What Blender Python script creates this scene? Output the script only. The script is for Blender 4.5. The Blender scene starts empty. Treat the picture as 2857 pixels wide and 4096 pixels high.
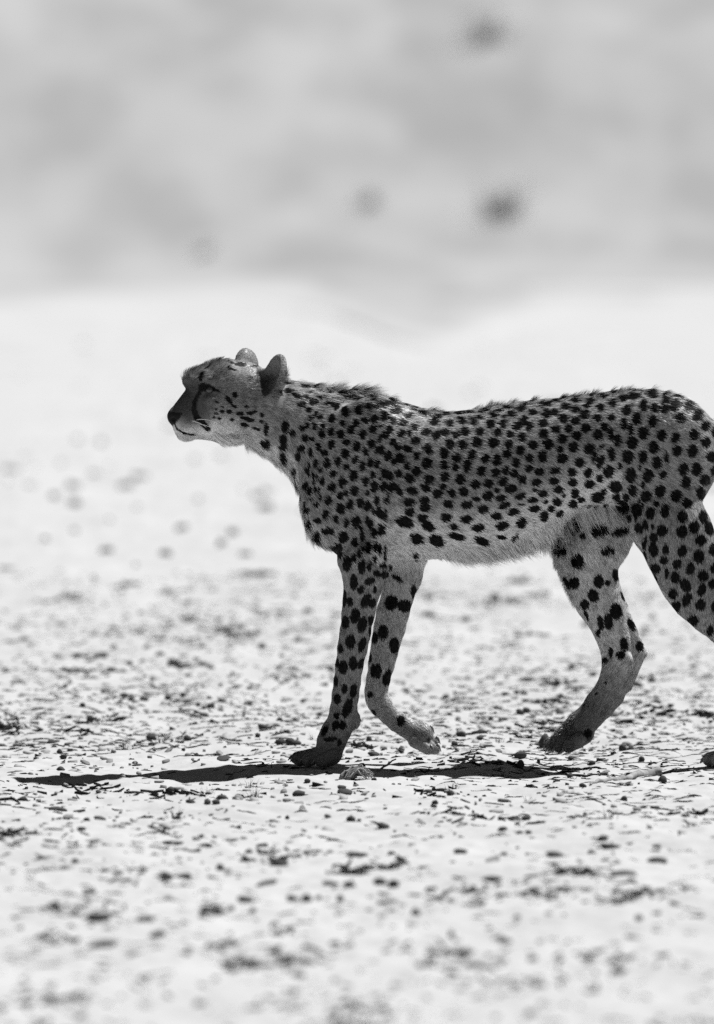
import bpy, math, random
import numpy as np
from mathutils import Vector, Matrix
R = math.radians
rng = np.random.default_rng(7)
random.seed(7)
scene = bpy.context.scene
col = scene.collection

# ------------------------------------------------------------------ camera
CAM_H, CAM_D = 1.6, 18.0              # metres above the pan / to the cheetah
F_PX = 1955.0 * CAM_D                 # focal length in photo pixels (2857 x 4096)
PITCH = math.atan(CAM_H / CAM_D) - math.atan((3070 - 2048) / F_PX)
CPOS = np.array([0.0, -CAM_D, CAM_H])
FWD = np.array([0.0, math.cos(PITCH), -math.sin(PITCH)])
UPV = np.array([0.0, math.sin(PITCH), math.cos(PITCH)])
cd = bpy.data.cameras.new('camera')
cam = bpy.data.objects.new('camera', cd); col.objects.link(cam)
cam.location = CPOS; cam.rotation_euler = (R(90) - PITCH, 0, 0)
cd.sensor_fit = 'VERTICAL'; cd.sensor_height = 36.0
cd.lens = F_PX / 4096 * 36.0
cd.clip_start = 0.5; cd.clip_end = 5000
cd.dof.use_dof = True; cd.dof.focus_distance = CAM_D + 0.03
cd.dof.aperture_fstop = (cd.lens / 1000) / 0.098
scene.camera = cam

# ------------------------------------------------------------------ sky, sun, exposure
SUN = Vector((0.42, 0.23, 1.0)).normalized()     # towards the sun
ELEV = math.asin(SUN.z); AZ = math.atan2(SUN.x, SUN.y)
w = bpy.data.worlds.new('World'); scene.world = w; w.use_nodes = True
nt = w.node_tree; bg = nt.nodes['Background']
sky = nt.nodes.new('ShaderNodeTexSky'); sky.sky_type = 'NISHITA'; sky.sun_disc = False
sky.sun_elevation = ELEV; sky.sun_rotation = AZ
sky.air_density = 0.7; sky.dust_density = 0.1; sky.altitude = 1000
sep = nt.nodes.new('ShaderNodeSeparateColor')     # the photograph is black and white: red-filter grey
nt.links.new(sky.outputs[0], sep.inputs[0])
nt.links.new(sep.outputs[0], bg.inputs[0]); bg.inputs[1].default_value = 0.05
sl = bpy.data.lights.new('sun', 'SUN'); sl.energy = 5.0; sl.angle = R(0.53); sl.color = (1, 1, 1)
so = bpy.data.objects.new('sun', sl); col.objects.link(so)
so.rotation_euler = SUN.to_track_quat('Z', 'Y').to_euler(); so.location = (6, 3, 14)
scene.view_settings.view_transform = 'Standard'; scene.view_settings.look = 'None'
scene.view_settings.exposure = 0.73; scene.view_settings.gamma = 1.0
scene.cycles.use_denoising = False
scene.cycles.max_bounces = 8
scene.cycles.sample_clamp_indirect = 6

# ------------------------------------------------------------------ helpers
def ray(px, py):
    a = (np.asarray(px, float) - 1428.5) / F_PX; b = -(np.asarray(py, float) - 2048) / F_PX
    return np.stack([a, FWD[1] + b * UPV[1], FWD[2] + b * UPV[2]], -1)
def P(px, py, Y):
    d = ray(px, py); t = (np.asarray(Y, float) - CPOS[1]) / d[..., 1]
    return CPOS + d * t[..., None]
def ground_at(px, py, z=0.0):
    d = ray(px, py); t = (z - CPOS[2]) / d[..., 2]
    return CPOS + d * t[..., None]
def project(p):
    q = p - CPOS
    dep = q @ FWD
    return 1428.5 + F_PX * q[:, 0] / dep, 2048 - F_PX * (q @ UPV) / dep
M_PX = 1 / 1955.0

def hash3(i, j, k, seed=0):
    n = (i.astype(np.int64) * 374761393 + j.astype(np.int64) * 668265263 + k.astype(np.int64) * 2147483647 + seed * 1274126177) & 0xFFFFFFFF
    n = ((n ^ (n >> 13)) * 1274126177) & 0xFFFFFFFF
    n = ((n ^ (n >> 16)) * 2246822519) & 0xFFFFFFFF
    return ((n ^ (n >> 13)) & 0xFFFFFF) / float(0xFFFFFF)
def noise(x, y, z=0.0, seed=0):
    x, y, z = np.broadcast_arrays(np.asarray(x, float), np.asarray(y, float), np.asarray(z, float))
    xi, yi, zi = np.floor(x), np.floor(y), np.floor(z)
    fx, fy, fz = x - xi, y - yi, z - zi
    fx = fx * fx * (3 - 2 * fx); fy = fy * fy * (3 - 2 * fy); fz = fz * fz * (3 - 2 * fz)
    r = 0
    for a in (0, 1):
        for b in (0, 1):
            for c in (0, 1):
                wgt = (fx if a else 1 - fx) * (fy if b else 1 - fy) * (fz if c else 1 - fz)
                r = r + wgt * hash3(xi + a, yi + b, zi + c, seed)
    return r * 2 - 1
def smooth01(x, a, b):
    t = np.clip((x - a) / (b - a), 0, 1); return t * t * (3 - 2 * t)

def mesh_np(name, V, F, smooth=True):
    V = np.asarray(V, np.float32); F = np.asarray(F, np.int32)
    me = bpy.data.meshes.new(name)
    me.vertices.add(len(V)); me.vertices.foreach_set('co', V.ravel())
    n = F.shape[1]
    me.loops.add(F.size); me.loops.foreach_set('vertex_index', F.ravel())
    me.polygons.add(len(F)); me.polygons.foreach_set('loop_start', np.arange(0, F.size, n, dtype=np.int32))
    me.polygons.foreach_set('loop_total', np.full(len(F), n, np.int32))
    if smooth: me.polygons.foreach_set('use_smooth', np.ones(len(F), bool))
    me.update(calc_edges=True); me.validate()
    return me
def add_obj(name, data, mat=None, parent=None, label=None, cat=None, group=None, kind=None):
    o = bpy.data.objects.new(name, data); col.objects.link(o)
    if mat is not None and data is not None: data.materials.append(mat)
    if parent is not None: o.parent = parent
    if label: o['label'] = label
    if cat: o['category'] = cat
    if group: o['group'] = group
    if kind: o['kind'] = kind
    return o
def copy_tree(o, parent=None):
    c = o.copy(); col.objects.link(c); c.parent = parent
    for ch in o.children: copy_tree(ch, c)
    return c
def tube(pts, rad, seg=6, closed=True):
    pts = np.asarray(pts, float); n = len(pts); rad = np.broadcast_to(np.asarray(rad, float), (n,))
    V = []; F = []
    T = np.gradient(pts, axis=0); T /= np.linalg.norm(T, axis=1)[:, None] + 1e-12
    ref = np.array([0.13, 0.27, 0.95])
    for i in range(n):
        a = np.cross(T[i], ref)
        if np.linalg.norm(a) < 1e-3: a = np.cross(T[i], [1, 0, 0])
        a /= np.linalg.norm(a); b = np.cross(T[i], a)
        for s in range(seg):
            t = 2 * math.pi * s / seg
            V.append(pts[i] + rad[i] * (math.cos(t) * a + math.sin(t) * b))
    for i in range(n - 1):
        for s in range(seg):
            s2 = (s + 1) % seg
            F.append((i * seg + s, i * seg + s2, (i + 1) * seg + s2, (i + 1) * seg + s))
    V.append(pts[0]); V.append(pts[-1]); c0, c1 = n * seg, n * seg + 1
    for s in range(seg):
        s2 = (s + 1) % seg
        F.append((c0, s2, s, s)); F.append((c1, (n - 1) * seg + s, (n - 1) * seg + s2, (n - 1) * seg + s2))
    return V, F
def pymesh(name, V, F, smooth=True):
    me = bpy.data.meshes.new(name)
    F2 = [tuple(dict.fromkeys(f)) for f in F]
    me.from_pydata([tuple(map(float, v)) for v in V], [], F2); me.update()
    if smooth:
        for p in me.polygons: p.use_smooth = True
    return me

# ------------------------------------------------------------------ materials
def mat(name, grey=0.5, rough=0.9, spec=0.1):
    m = bpy.data.materials.new(name); m.use_nodes = True
    b = m.node_tree.nodes['Principled BSDF']
    b.inputs['Base Color'].default_value = (grey, grey, grey, 1)
    b.inputs['Roughness'].default_value = rough
    b.inputs['Specular IOR Level'].default_value = spec
    return m, m.node_tree, b
def noise_grey(nt, b, stops, scale, detail=6, rough=0.6, coords='Object', stretch=None):
    tc = nt.nodes.new('ShaderNodeTexCoord'); no = nt.nodes.new('ShaderNodeTexNoise')
    no.inputs['Scale'].default_value = scale; no.inputs['Detail'].default_value = detail
    no.inputs['Roughness'].default_value = rough
    src = tc.outputs[coords]
    if stretch:
        mp = nt.nodes.new('ShaderNodeMapping'); mp.inputs['Scale'].default_value = stretch
        nt.links.new(src, mp.inputs[0]); src = mp.outputs[0]
    nt.links.new(src, no.inputs['Vector'])
    cr = nt.nodes.new('ShaderNodeValToRGB')
    while len(cr.color_ramp.elements) < len(stops): cr.color_ramp.elements.new(0.5)
    for e, (p, g) in zip(cr.color_ramp.elements, stops):
        e.position = p; e.color = (g, g, g, 1)
    nt.links.new(no.outputs['Fac'], cr.inputs[0]); nt.links.new(cr.outputs[0], b.inputs['Base Color'])
    return no, cr

m_ground, gnt, gb = mat('pale_pan_soil', 0.6, 1.0, 0.0)
noise_grey(gnt, gb, [(0.25, 0.285), (0.45, 0.335), (0.7, 0.365)], 2.2, 10, 0.65)
bn = gnt.nodes.new('ShaderNodeTexNoise'); bn.inputs['Scale'].default_value = 90; bn.inputs['Detail'].default_value = 6
tcg = gnt.nodes.new('ShaderNodeTexCoord'); gnt.links.new(tcg.outputs['Object'], bn.inputs['Vector'])
bu = gnt.nodes.new('ShaderNodeBump'); bu.inputs['Strength'].default_value = 0.35; bu.inputs['Distance'].default_value = 0.004
gnt.links.new(bn.outputs['Fac'], bu.inputs['Height']); gnt.links.new(bu.outputs[0], gb.inputs['Normal'])

m_flake, fnt, fb = mat('dried_soil_crust', 0.45, 1.0, 0.0)
noise_grey(fnt, fb, [(0.3, 0.06), (0.5, 0.22), (0.7, 0.34)], 9, 4)
m_edge_shade, _, _ = mat('crust_edge_shade', 0.03, 1.0, 0.0)  # shade on the fronts of crust edges, put into the colour
m_dark, dnt, db = mat('dark_plant_litter', 0.06, 1.0, 0.0)
noise_grey(dnt, db, [(0.3, 0.008), (0.7, 0.03)], 14, 3)
m_stone, snt, sb_ = mat('grey_stone', 0.2, 0.85, 0.2)
noise_grey(snt, sb_, [(0.3, 0.012), (0.5, 0.035), (0.75, 0.09)], 28, 6)
m_stone2, s2nt, s2b = mat('pale_stone', 0.4, 0.9, 0.15)
noise_grey(s2nt, s2b, [(0.3, 0.1), (0.5, 0.2), (0.75, 0.3)], 34, 6)
m_wood, wnt, wb = mat('weathered_wood', 0.3, 0.9, 0.1)
noise_grey(wnt, wb, [(0.3, 0.06), (0.5, 0.2), (0.7, 0.32)], 60, 6, stretch=(0.25, 1, 1))
m_grass, _, _ = mat('dry_grass', 0.28, 0.9, 0.1)
m_hill, hnt, hb = mat('grassy_slope', 0.4, 1.0, 0.0)
noise_grey(hnt, hb, [(0.36, 0.215), (0.5, 0.25), (0.64, 0.278)], 1.3, 3, 0.5, stretch=(1.4, 0.5, 1.4))
_lk = hb.inputs['Base Color'].links[0].from_socket
_mx = hnt.nodes.new('ShaderNodeMix'); _mx.data_type = 'RGBA'; _at = hnt.nodes.new('ShaderNodeAttribute'); _at.attribute_name = 'cover'
hnt.links.new(_at.outputs['Fac'], _mx.inputs['Factor'])
_ia = [i for i in _mx.inputs if i.type == 'RGBA']; _ia[0].default_value = (0.34, 0.34, 0.34, 1)
hnt.links.new(_lk, _ia[1]); hnt.links.new([o for o in _mx.outputs if o.type == 'RGBA'][0], hb.inputs['Base Color'])
m_paleg, _, _ = mat('pale_dry_grass', 0.20, 0.9, 0.1)
m_bush, bnt, bb = mat('dry_shrub_leaves', 0.2, 0.9, 0.1)
noise_grey(bnt, bb, [(0.3, 0.16), (0.7, 0.22)], 5, 3)

# ------------------------------------------------------------------ ground
def gh(x, y, fine=1.0):
    x = np.asarray(x, float); y = np.asarray(y, float)
    h = 0.011 * noise(x / 0.55, y / 0.8, 0, 1) + 0.008 * noise(x / 0.15, y / 0.2, 3, 2)
    h = h + fine * (0.0045 * noise(x / 0.05, y / 0.06, 7, 3) + 0.0028 * noise(x / 0.022, y / 0.028, 9, 4))
    keep = np.ones_like(h)
    for cx, cy, r in PAW_SPOTS:
        keep = keep * (1 - np.exp(-((x - cx) ** 2 + (y - cy) ** 2) / r ** 2))
    return h * keep
_pw = P(1270, 3060, 0.0)
PAW_SPOTS = [(float(_pw[0]), 0.0, 0.12), (float(P(2920, 3060, 0.0)[0]), 0.0, 0.12)]

xs = np.concatenate([-np.geomspace(900, 1.25, 46), np.arange(-1.2, 1.201, 0.009), np.geomspace(1.25, 900, 46)])
ys = np.concatenate([np.linspace(-60, -4.6, 30), np.arange(-4.5, 5.0, 0.011), 5 + np.geomspace(0.03, 40, 260), np.geomspace(46, 1500, 40)])
XX, YY = np.meshgrid(xs, ys, indexing='ij')
fade = np.clip(1.2 - (np.abs(XX) - 1.3) / 3, 0, 1) * np.clip(1.2 - (np.abs(YY) - 8) / 30, 0, 1)
ZZ = gh(XX, YY, fine=1.0) * np.clip(fade, 0, 1)
nx_, ny_ = XX.shape
idx = np.arange(nx_ * ny_).reshape(nx_, ny_)
GF = np.stack([idx[:-1, :-1], idx[1:, :-1], idx[1:, 1:], idx[:-1, 1:]], -1).reshape(-1, 4)
add_obj('ground', mesh_np('ground', np.stack([XX, YY, ZZ], -1).reshape(-1, 3), GF), m_ground, kind='structure')

# grassy slope that closes the view behind the pan
def pan_edge(x):      # metres from the camera to where the white pan ends
    return 43.6 - 4.6 * np.exp(-((x - 0.33) / 0.42) ** 2) + 0.8 * np.sin(x * 1.3 + 2.2) + 0.5 * noise(x / 0.9, 1.0, 0, 31)
sx = np.concatenate([-np.geomspace(500, 6.2, 30), np.linspace(-6, 6, 120), np.geomspace(6.2, 500, 30)])
sd = np.concatenate([np.linspace(-0.6, 12, 70), np.geomspace(12.6, 420, 40)])
SX, SD = np.meshgrid(sx, sd, indexing='ij')
SYY = pan_edge(SX) - CAM_D + SD
def slope_h(dist): 
    e = np.maximum(dist - 46.0, 0)
    return 0.004 + 0.18 * e * smooth01(e, 0, 7)
SZ = np.where(SD < 0, -0.03, slope_h(SYY + CAM_D) + 0.02 * smooth01(SD, 0, 0.6) + 0.05 * noise(SX / 1.3, SYY / 1.9, 0, 5) * smooth01(SD, 0.3, 3))
idx = np.arange(SX.size).reshape(SX.shape)
SF = np.stack([idx[:-1, :-1], idx[1:, :-1], idx[1:, 1:], idx[:-1, 1:]], -1).reshape(-1, 4)
hm_ = mesh_np('hillside', np.stack([SX, SYY, SZ], -1).reshape(-1, 3), SF)
cov = smooth01(SD + 1.6 * noise(SX / 0.35, SYY / 1.2, 0, 6), -0.4, 4.5).ravel()      # grass thickens away from the pan
hm_.attributes.new('cover', 'FLOAT', 'POINT').data.foreach_set('value', cov.astype(np.float32))
add_obj('hillside', hm_, m_hill, kind='structure')
def slope_point(px, py):
    d = ray(px, py); t = np.linspace(20, 300, 6000)
    p = CPOS + d * t[:, None]
    z = slope_h(p[:, 1] + CAM_D)
    k = np.argmax(p[:, 2] <= z)
    return np.array([p[k, 0], p[k, 1], z[k]])

# ------------------------------------------------------------------ cheetah: volume
Y0 = 0.07                      # mid plane of the body, metres behind the near paws
VOX = 0.0032
lo = np.array([P(640, 1380, Y0)[0] - 0.01, Y0 - 0.17, -0.012])
hi = np.array([P(3290, 1380, Y0)[0], Y0 + 0.17, P(900, 1370, Y0)[2] + 0.02])
dims = np.ceil((hi - lo) / VOX).astype(int)
gx = (lo[0] + VOX * np.arange(dims[0])).astype(np.float32)
gy = (lo[1] + VOX * np.arange(dims[1])).astype(np.float32)
gz = (lo[2] + VOX * np.arange(dims[2])).astype(np.float32)
FLD = np.full(dims, 0.1, np.float32)
def box_slices(bmin, bmax):
    s = []
    for a in range(3):
        i0 = max(0, int((bmin[a] - lo[a]) / VOX)); i1 = min(dims[a], int((bmax[a] - lo[a]) / VOX) + 2)
        s.append(slice(i0, max(i0, i1)))
    return tuple(s)
def coords(s):
    return gx[s[0]][:, None, None], gy[s[1]][None, :, None], gz[s[2]][None, None, :]
def smin(s, f, k):
    F0 = FLD[s]
    h = np.clip(0.5 + 0.5 * (F0 - f) / k, 0, 1)
    FLD[s] = F0 * (1 - h) + f * h - k * h * (1 - h)
def smax_sub(s, f, k):           # carve: max(F, -f)
    F0 = FLD[s]; g = -f
    h = np.clip(0.5 + 0.5 * (g - F0) / k, 0, 1)
    FLD[s] = F0 * (1 - h) + g * h + k * h * (1 - h)
def cone(p0, r0, p1, r1, lat=1.0, k=0.012, Yc=None):
    """rounded cone, squashed sideways by lat about the segment's own plane"""
    p0 = np.asarray(p0, float); p1 = np.asarray(p1, float)
    m = max(r0, r1) + k + 0.012
    s = box_slices(np.minimum(p0, p1) - m, np.maximum(p0, p1) + m)
    X, Y, Z = coords(s)
    d = p1 - p0; L2 = d[0] ** 2 + d[2] ** 2 + (d[1] / lat) ** 2 + 1e-12
    ax = X - p0[0]; ay = (Y - p0[1]) / lat; az = Z - p0[2]
    t = np.clip((ax * d[0] + ay * d[1] / lat + az * d[2]) / L2, 0, 1)
    q = np.sqrt((ax - t * d[0]) ** 2 + (ay - t * d[1] / lat) ** 2 + (az - t * d[2]) ** 2)
    f = (q - (r0 + (r1 - r0) * t)) * (lat if lat < 1 else 1) ** 0.5
    smin(s, f.astype(np.float32), k)
def ellipsoid(c, r, axes=None, k=0.012, carve=False):
    c = np.asarray(c, float); r = np.asarray(r, float)
    m = r.max() + k + 0.01
    s = box_slices(c - m, c + m)
    X, Y, Z = coords(s)
    x, y, z = X - c[0], Y - c[1], Z - c[2]
    if axes is None: u, v, w_ = x, y, z
    else: u, v, w_ = (a[0] * x + a[1] * y + a[2] * z for a in np.asarray(axes, float))
    q = np.sqrt((u / r[0]) ** 2 + (v / r[1]) ** 2 + (w_ / r[2]) ** 2) + 1e-6
    g = np.sqrt((u / r[0] ** 2) ** 2 + (v / r[1] ** 2) ** 2 + (w_ / r[2] ** 2) ** 2) + 1e-6
    f = (q * (q - 1) / g).astype(np.float32)
    (smax_sub if carve else smin)(s, f, k)
def chain(pts, lat, k=0.01):
    """pts: (px, py, radius_px, Y)"""
    for a, b in zip(pts[:-1], pts[1:]):
        cone(P(a[0], a[1], a[3]), a[2] * M_PX, P(b[0], b[1], b[3]), b[2] * M_PX, lat, k)
def edges(rows, Ya, Yb):
    out = []
    for i, (xf, yf, xb, yb) in enumerate(rows):
        t = i / max(1, len(rows) - 1)
        out.append(((xf + xb) / 2, (yf + yb) / 2, 0.5 * math.hypot(xb - xf, yb - yf) - 5, Ya + (Yb - Ya) * t))
    return out

# trunk and neck: one loft along the body
T = np.array([
 (985, 1530, 1776, 58), (1050, 1520, 1812, 62), (1100, 1518, 1848, 65), (1150, 1522, 1886, 69), (1190, 1527, 1940, 73),
 (1215, 1531, 2020, 76), (1240, 1535, 2100, 79), (1300, 1546, 2178, 85), (1360, 1558, 2228, 90), (1430, 1562, 2245, 94),
 (1500, 1570, 2238, 97), (1600, 1610, 2240, 103), (1700, 1641, 2238, 107), (1800, 1649, 2230, 108), (1900, 1640, 2220, 106),
 (2000, 1619, 2204, 102), (2100, 1607, 2168, 97), (2200, 1597, 2116, 92), (2300, 1587, 2036, 89), (2400, 1573, 2008, 91),
 (2500, 1560, 2020, 93), (2600, 1558, 2070, 91), (2700, 1576, 2085, 85), (2780, 1612, 2045, 73), (2840, 1672, 1955, 54), (2885, 1760, 1860, 18)], float)
tp = P(T[:, 0], T[:, 1], np.full(len(T), Y0)); bt = P(T[:, 0], T[:, 2], np.full(len(T), Y0))
s = (slice(0, dims[0]), slice(0, dims[1]), slice(0, dims[2]))
def ip(v): 
    g = np.interp(gx, tp[:, 0], v)
    ker = np.hanning(13); ker /= ker.sum()
    return np.convolve(np.pad(g, 6, mode='edge'), ker, 'valid').astype(np.float32)
tz, bz, hw = ip(tp[:, 2]), ip(bt[:, 2]), ip(T[:, 3] / 1000)
zc = (tz + bz) / 2; av = (tz - bz) / 2
for i0 in range(0, dims[0], 40):
    s = (slice(i0, min(dims[0], i0 + 40)), slice(0, dims[1]), slice(0, dims[2]))
    X, Y, Z = coords(s)
    c = zc[s[0]][:, None, None]; a = av[s[0]][:, None, None]; b = hw[s[0]][:, None, None]
    dz = Z - c; sN = np.clip(dz / a, -1.2, 1.2)
    be = b * (1 - 0.26 * np.clip(-sN, 0, 1.2) ** 2 - 0.12 * np.clip(sN, 0, 1.2) ** 2)
    dy = Y - Y0
    ex = np.where(dz > 0, 2.45, 2.2)
    q = (np.abs(dz / a) ** ex + np.abs(dy / be) ** ex) ** (1 / ex) + 1e-5
    f = np.sqrt(dz * dz + dy * dy) * (1 - 1 / q) * 0.9
    f = np.maximum(f, np.maximum(tp[0, 0] - X, X - tp[-1, 0]))
    smin(s, f.astype(np.float32), 0.01)

YN, YF = Y0 - 0.072, Y0 + 0.072
# near shoulder, upper arm and foreleg
cone(P(1450, 1680, YN), 78 * M_PX, P(1340, 1990, YN), 118 * M_PX, 0.33, 0.03)
cone(P(1345, 2030, YN), 112 * M_PX, P(1462, 2205, YN - 0.004), 84 * M_PX, 0.40, 0.014)
cone(P(1290, 1990, YN + 0.02), 80 * M_PX, P(1310, 2110, YN + 0.02), 75 * M_PX, 0.6, 0.03)
NF = [(1345, 2225, 1553, 2245), (1362, 2266, 1552, 2282), (1373, 2331, 1537, 2331), (1371, 2397, 1513, 2390), (1366, 2462, 1500, 2450), (1358, 2532, 1485, 2528),
      (1349, 2594, 1472, 2588), (1341, 2663, 1455, 2660), (1334, 2725, 1445, 2725), (1327, 2777, 1437, 2785), (1319, 2834, 1430, 2845),
      (1306, 2890, 1420, 2900), (1283, 2930, 1402, 2930), (1266, 2974, 1385, 2965), (1262, 2995, 1375, 2995)]
chain(edges(NF, YN, YN), 0.72, 0.008)
ellipsoid(P(1425, 2880, YN), np.array([18, 16, 34]) * M_PX, k=0.006)
# near fore paw
def paw(cx, cy, Yc, toes, palm, k=0.0035):
    ellipsoid(P(cx, cy, Yc), np.array(palm) * M_PX, k=0.010)
    for (x0, y0, x1, y1, r0, r1, lat) in toes:
        cone(P(x0, y0, Yc + lat * M_PX), r0 * M_PX, P(x1, y1, Yc + lat * M_PX), r1 * M_PX, 0.58, k)
paw(1305, 3026, YN, [(1338, 3020, 1283, 3043, 25, 26, -50), (1310, 3014, 1234, 3040, 26, 28, -26), (1295, 3008, 1199, 3037, 26, 28, 2), (1290, 3006, 1188, 3032, 24, 25, 30)], (60, 36, 42), 0.0015)
# far shoulder and lifted foreleg
cone(P(1450, 1680, YF), 78 * M_PX, P(1360, 1990, YF), 118 * M_PX, 0.33, 0.03)
cone(P(1390, 2030, YF), 100 * M_PX, P(1610, 2195, YF), 92 * M_PX, 0.40, 0.02)
FF = [(1545, 2240, 1712, 2225), (1540, 2320, 1690, 2296), (1525, 2385, 1657, 2385), (1505, 2450, 1640, 2445), (1494, 2510, 1625, 2506), (1486, 2560, 1607, 2559),
      (1480, 2611, 1594, 2604), (1472, 2659, 1581, 2652), (1464, 2716, 1563, 2716), (1457, 2764, 1553, 2764), (1462, 2805, 1556, 2790),
      (1485, 2848, 1567, 2800), (1520, 2880, 1590, 2835), (1557, 2915, 1618, 2856), (1598, 2942, 1655, 2878), (1640, 2966, 1690, 2890)]
chain(edges(FF, YF, YF), 0.72, 0.008)
ellipsoid(P(1680, 2940, YF), np.array([52, 42, 50]) * M_PX, k=0.012)
for (x0, y0, x1, y1, r0, r1, lat) in [(1670, 2925, 1712, 2925, 28, 20, 34), (1680, 2940, 1735, 2968, 30, 22, 12), (1675, 2960, 1738, 2998, 30, 22, -12), (1660, 2965, 1712, 3000, 28, 20, -34)]:
    cone(P(x0, y0, YF + lat * M_PX), r0 * M_PX, P(x1, y1, YF + lat * M_PX), r1 * M_PX, 0.58, 0.003)
# far hind leg
YH = Y0 + 0.066
cone(P(2520, 1800, YH), 150 * M_PX, P(2400, 2085, YH), 150 * M_PX, 0.40, 0.03)
cone(P(2110, 2085, Y0 + 0.02), 60 * M_PX, P(2290, 2095, YH), 70 * M_PX, 0.5, 0.03)
FH = [(2230, 2060, 2560, 2080), (2205, 2150, 2525, 2155), (2211, 2200, 2480, 2205), (2224, 2240, 2471, 2245), (2240, 2275, 2472, 2290), (2258, 2312, 2474, 2335), (2282, 2363, 2486, 2378),
      (2304, 2400, 2497, 2415), (2330, 2436, 2510, 2452), (2356, 2477, 2512, 2490), (2378, 2515, 2522, 2545), (2397, 2560, 2532, 2590),
      (2406, 2600, 2538, 2622), (2408, 2645, 2540, 2660), (2398, 2710, 2528, 2722), (2374, 2762, 2500, 2785), (2338, 2812, 2462, 2825),
      (2308, 2857, 2420, 2866), (2265, 2900, 2385, 2898), (2235, 2930, 2370, 2935)]
chain(edges(FH, YH, YH), 0.62, 0.008)
cone(P(2490, 2420, YH), 16 * M_PX, P(2568, 2608, YH), 19 * M_PX, 0.8, 0.006)
cone(P(2566, 2612, YH), 21 * M_PX, P(2505, 2740, YH), 26 * M_PX, 0.8, 0.008)
ellipsoid(P(2512, 2648, YH - 0.018), np.array([20, 12, 34]) * M_PX, k=0.008)
ellipsoid(P(2345, 2940, YH), np.array([30, 34, 30]) * M_PX, k=0.008)
paw(2265, 2960, YH, [(2318, 2952, 2278, 2985, 28, 27, -48), (2298, 2948, 2240, 2984, 28, 27, -24), (2284, 2942, 2210, 2980, 28, 26, 4), (2280, 2940, 2200, 2972, 26, 24, 30)], (60, 36, 46), 0.0015)
# near hind leg
YJ = Y0 - 0.062
cone(P(2660, 1760, YJ), 150 * M_PX, P(2660, 2080, YJ), 150 * M_PX, 0.40, 0.03)
NH = [(2520, 2075, 2800, 2060), (2555, 2145, 2850, 2120), (2580, 2210, 2870, 2175), (2612, 2282, 2890, 2230), (2645, 2350, 2905, 2290), (2690, 2410, 2920, 2345), (2760, 2480, 2945, 2405), (2840, 2550, 2985, 2470), (2900, 2610, 3030, 2560), (2925, 2680, 3040, 2640), (2930, 2760, 3025, 2740), (2915, 2880, 3005, 2880), (2895, 2960, 3000, 2970)]
chain(edges(NH, YJ, YJ), 0.62, 0.01)
paw(2935, 3022, YJ, [(2940, 3018, 2862, 3040, 27, 26, -38), (2935, 3014, 2838, 3038, 27, 28, -13), (2935, 3012, 2836, 3036, 27, 28, 14), (2940, 3018, 2858, 3040, 26, 25, 38)], (60, 52, 44))
# tail
chain([(2850, 1720, 44, Y0), (2930, 1830, 34, Y0), (2990, 2000, 29, Y0), (3040, 2220, 27, Y0), (3090, 2420, 26, Y0), (3150, 2540, 25, Y0), (3220, 2600, 20, Y0)], 1.0, 0.015)

# head, turned a little towards the camera
YAW = R(20); SY_, CY_ = math.sin(YAW), math.cos(YAW)
HC = P(1010, 1620, Y0)
def H(px, py, lat=0.0, seen=False):
    """point of the head: px,py along the profile (or as seen), lat in px, away from the camera positive"""
    l = lat * M_PX
    base = P(px, py, Y0)
    xp = base[0] + (l * SY_ if seen else 0)
    al = (xp - HC[0]) / CY_
    return np.array([HC[0] + al * CY_ - l * SY_, HC[1] + al * SY_ + l * CY_, base[2]])
HAX = np.array([[CY_, SY_, 0], [-SY_, CY_, 0], [0, 0, 1.0]])   # along, lateral, up
def hell(px, py, lat, rx, rl, rz, k=0.012, tilt=0, carve=False, seen=False):
    t = R(tilt)
    e1 = HAX[0] * math.cos(t) + HAX[2] * math.sin(t); e3 = -HAX[0] * math.sin(t) + HAX[2] * math.cos(t)
    ellipsoid(H(px, py, lat, seen), np.array([rx, rl, rz]) * M_PX, [e1, HAX[1], e3], k, carve)
def hcone(a, b, lat=1.0, k=0.012):
    cone(H(*a[:3]), a[3] * M_PX, H(*b[:3]), b[3] * M_PX, lat, k)
hell(935, 1560, 0, 150, 116, 118, 0.02)                 # cranium
hell(980, 1590, 0, 120, 120, 120, 0.03)
hcone((800, 1512, 0, 44), (890, 1520, 0, 78), 1.0, 0.02)    # forehead
for sgn in (-1, 1):
    hell(782, 1520, sgn * 40, 40, 34, 36, 0.012)         # brow
    hell(905, 1635, sgn * 60, 95, 58, 80, 0.02)          # cheek
    hell(838, 1600, sgn * 62, 52, 34, 38, 0.012)         # cheek bone
    hell(752, 1704, sgn * 26, 46, 36, 32, 0.010, 12)     # whisker pad
hcone((812, 1568, 0, 62), (722, 1652, 0, 42), 0.82, 0.012)  # nose bridge
hcone((870, 1640, 0, 80), (748, 1690, 0, 52), 0.9, 0.012)   # muzzle
hell(703, 1664, 0, 32, 34, 30, 0.008, -40)              # nose
hcone((752, 1722, 0, 31), (905, 1682, 0, 60), 0.9, 0.012)   # lower jaw
hell(742, 1724, 0, 32, 32, 30, 0.008)                   # chin
hell(915, 1700, 0, 115, 76, 62, 0.025)                    # throat
for sgn in (-1, 1):
    hell(815, 1556, sgn * 88, 22, 15, 15, 0.010, carve=True)       # eye socket
    hell(690, 1672, sgn * 22, 10, 10, 8, 0.004, carve=True)        # nostril
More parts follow.
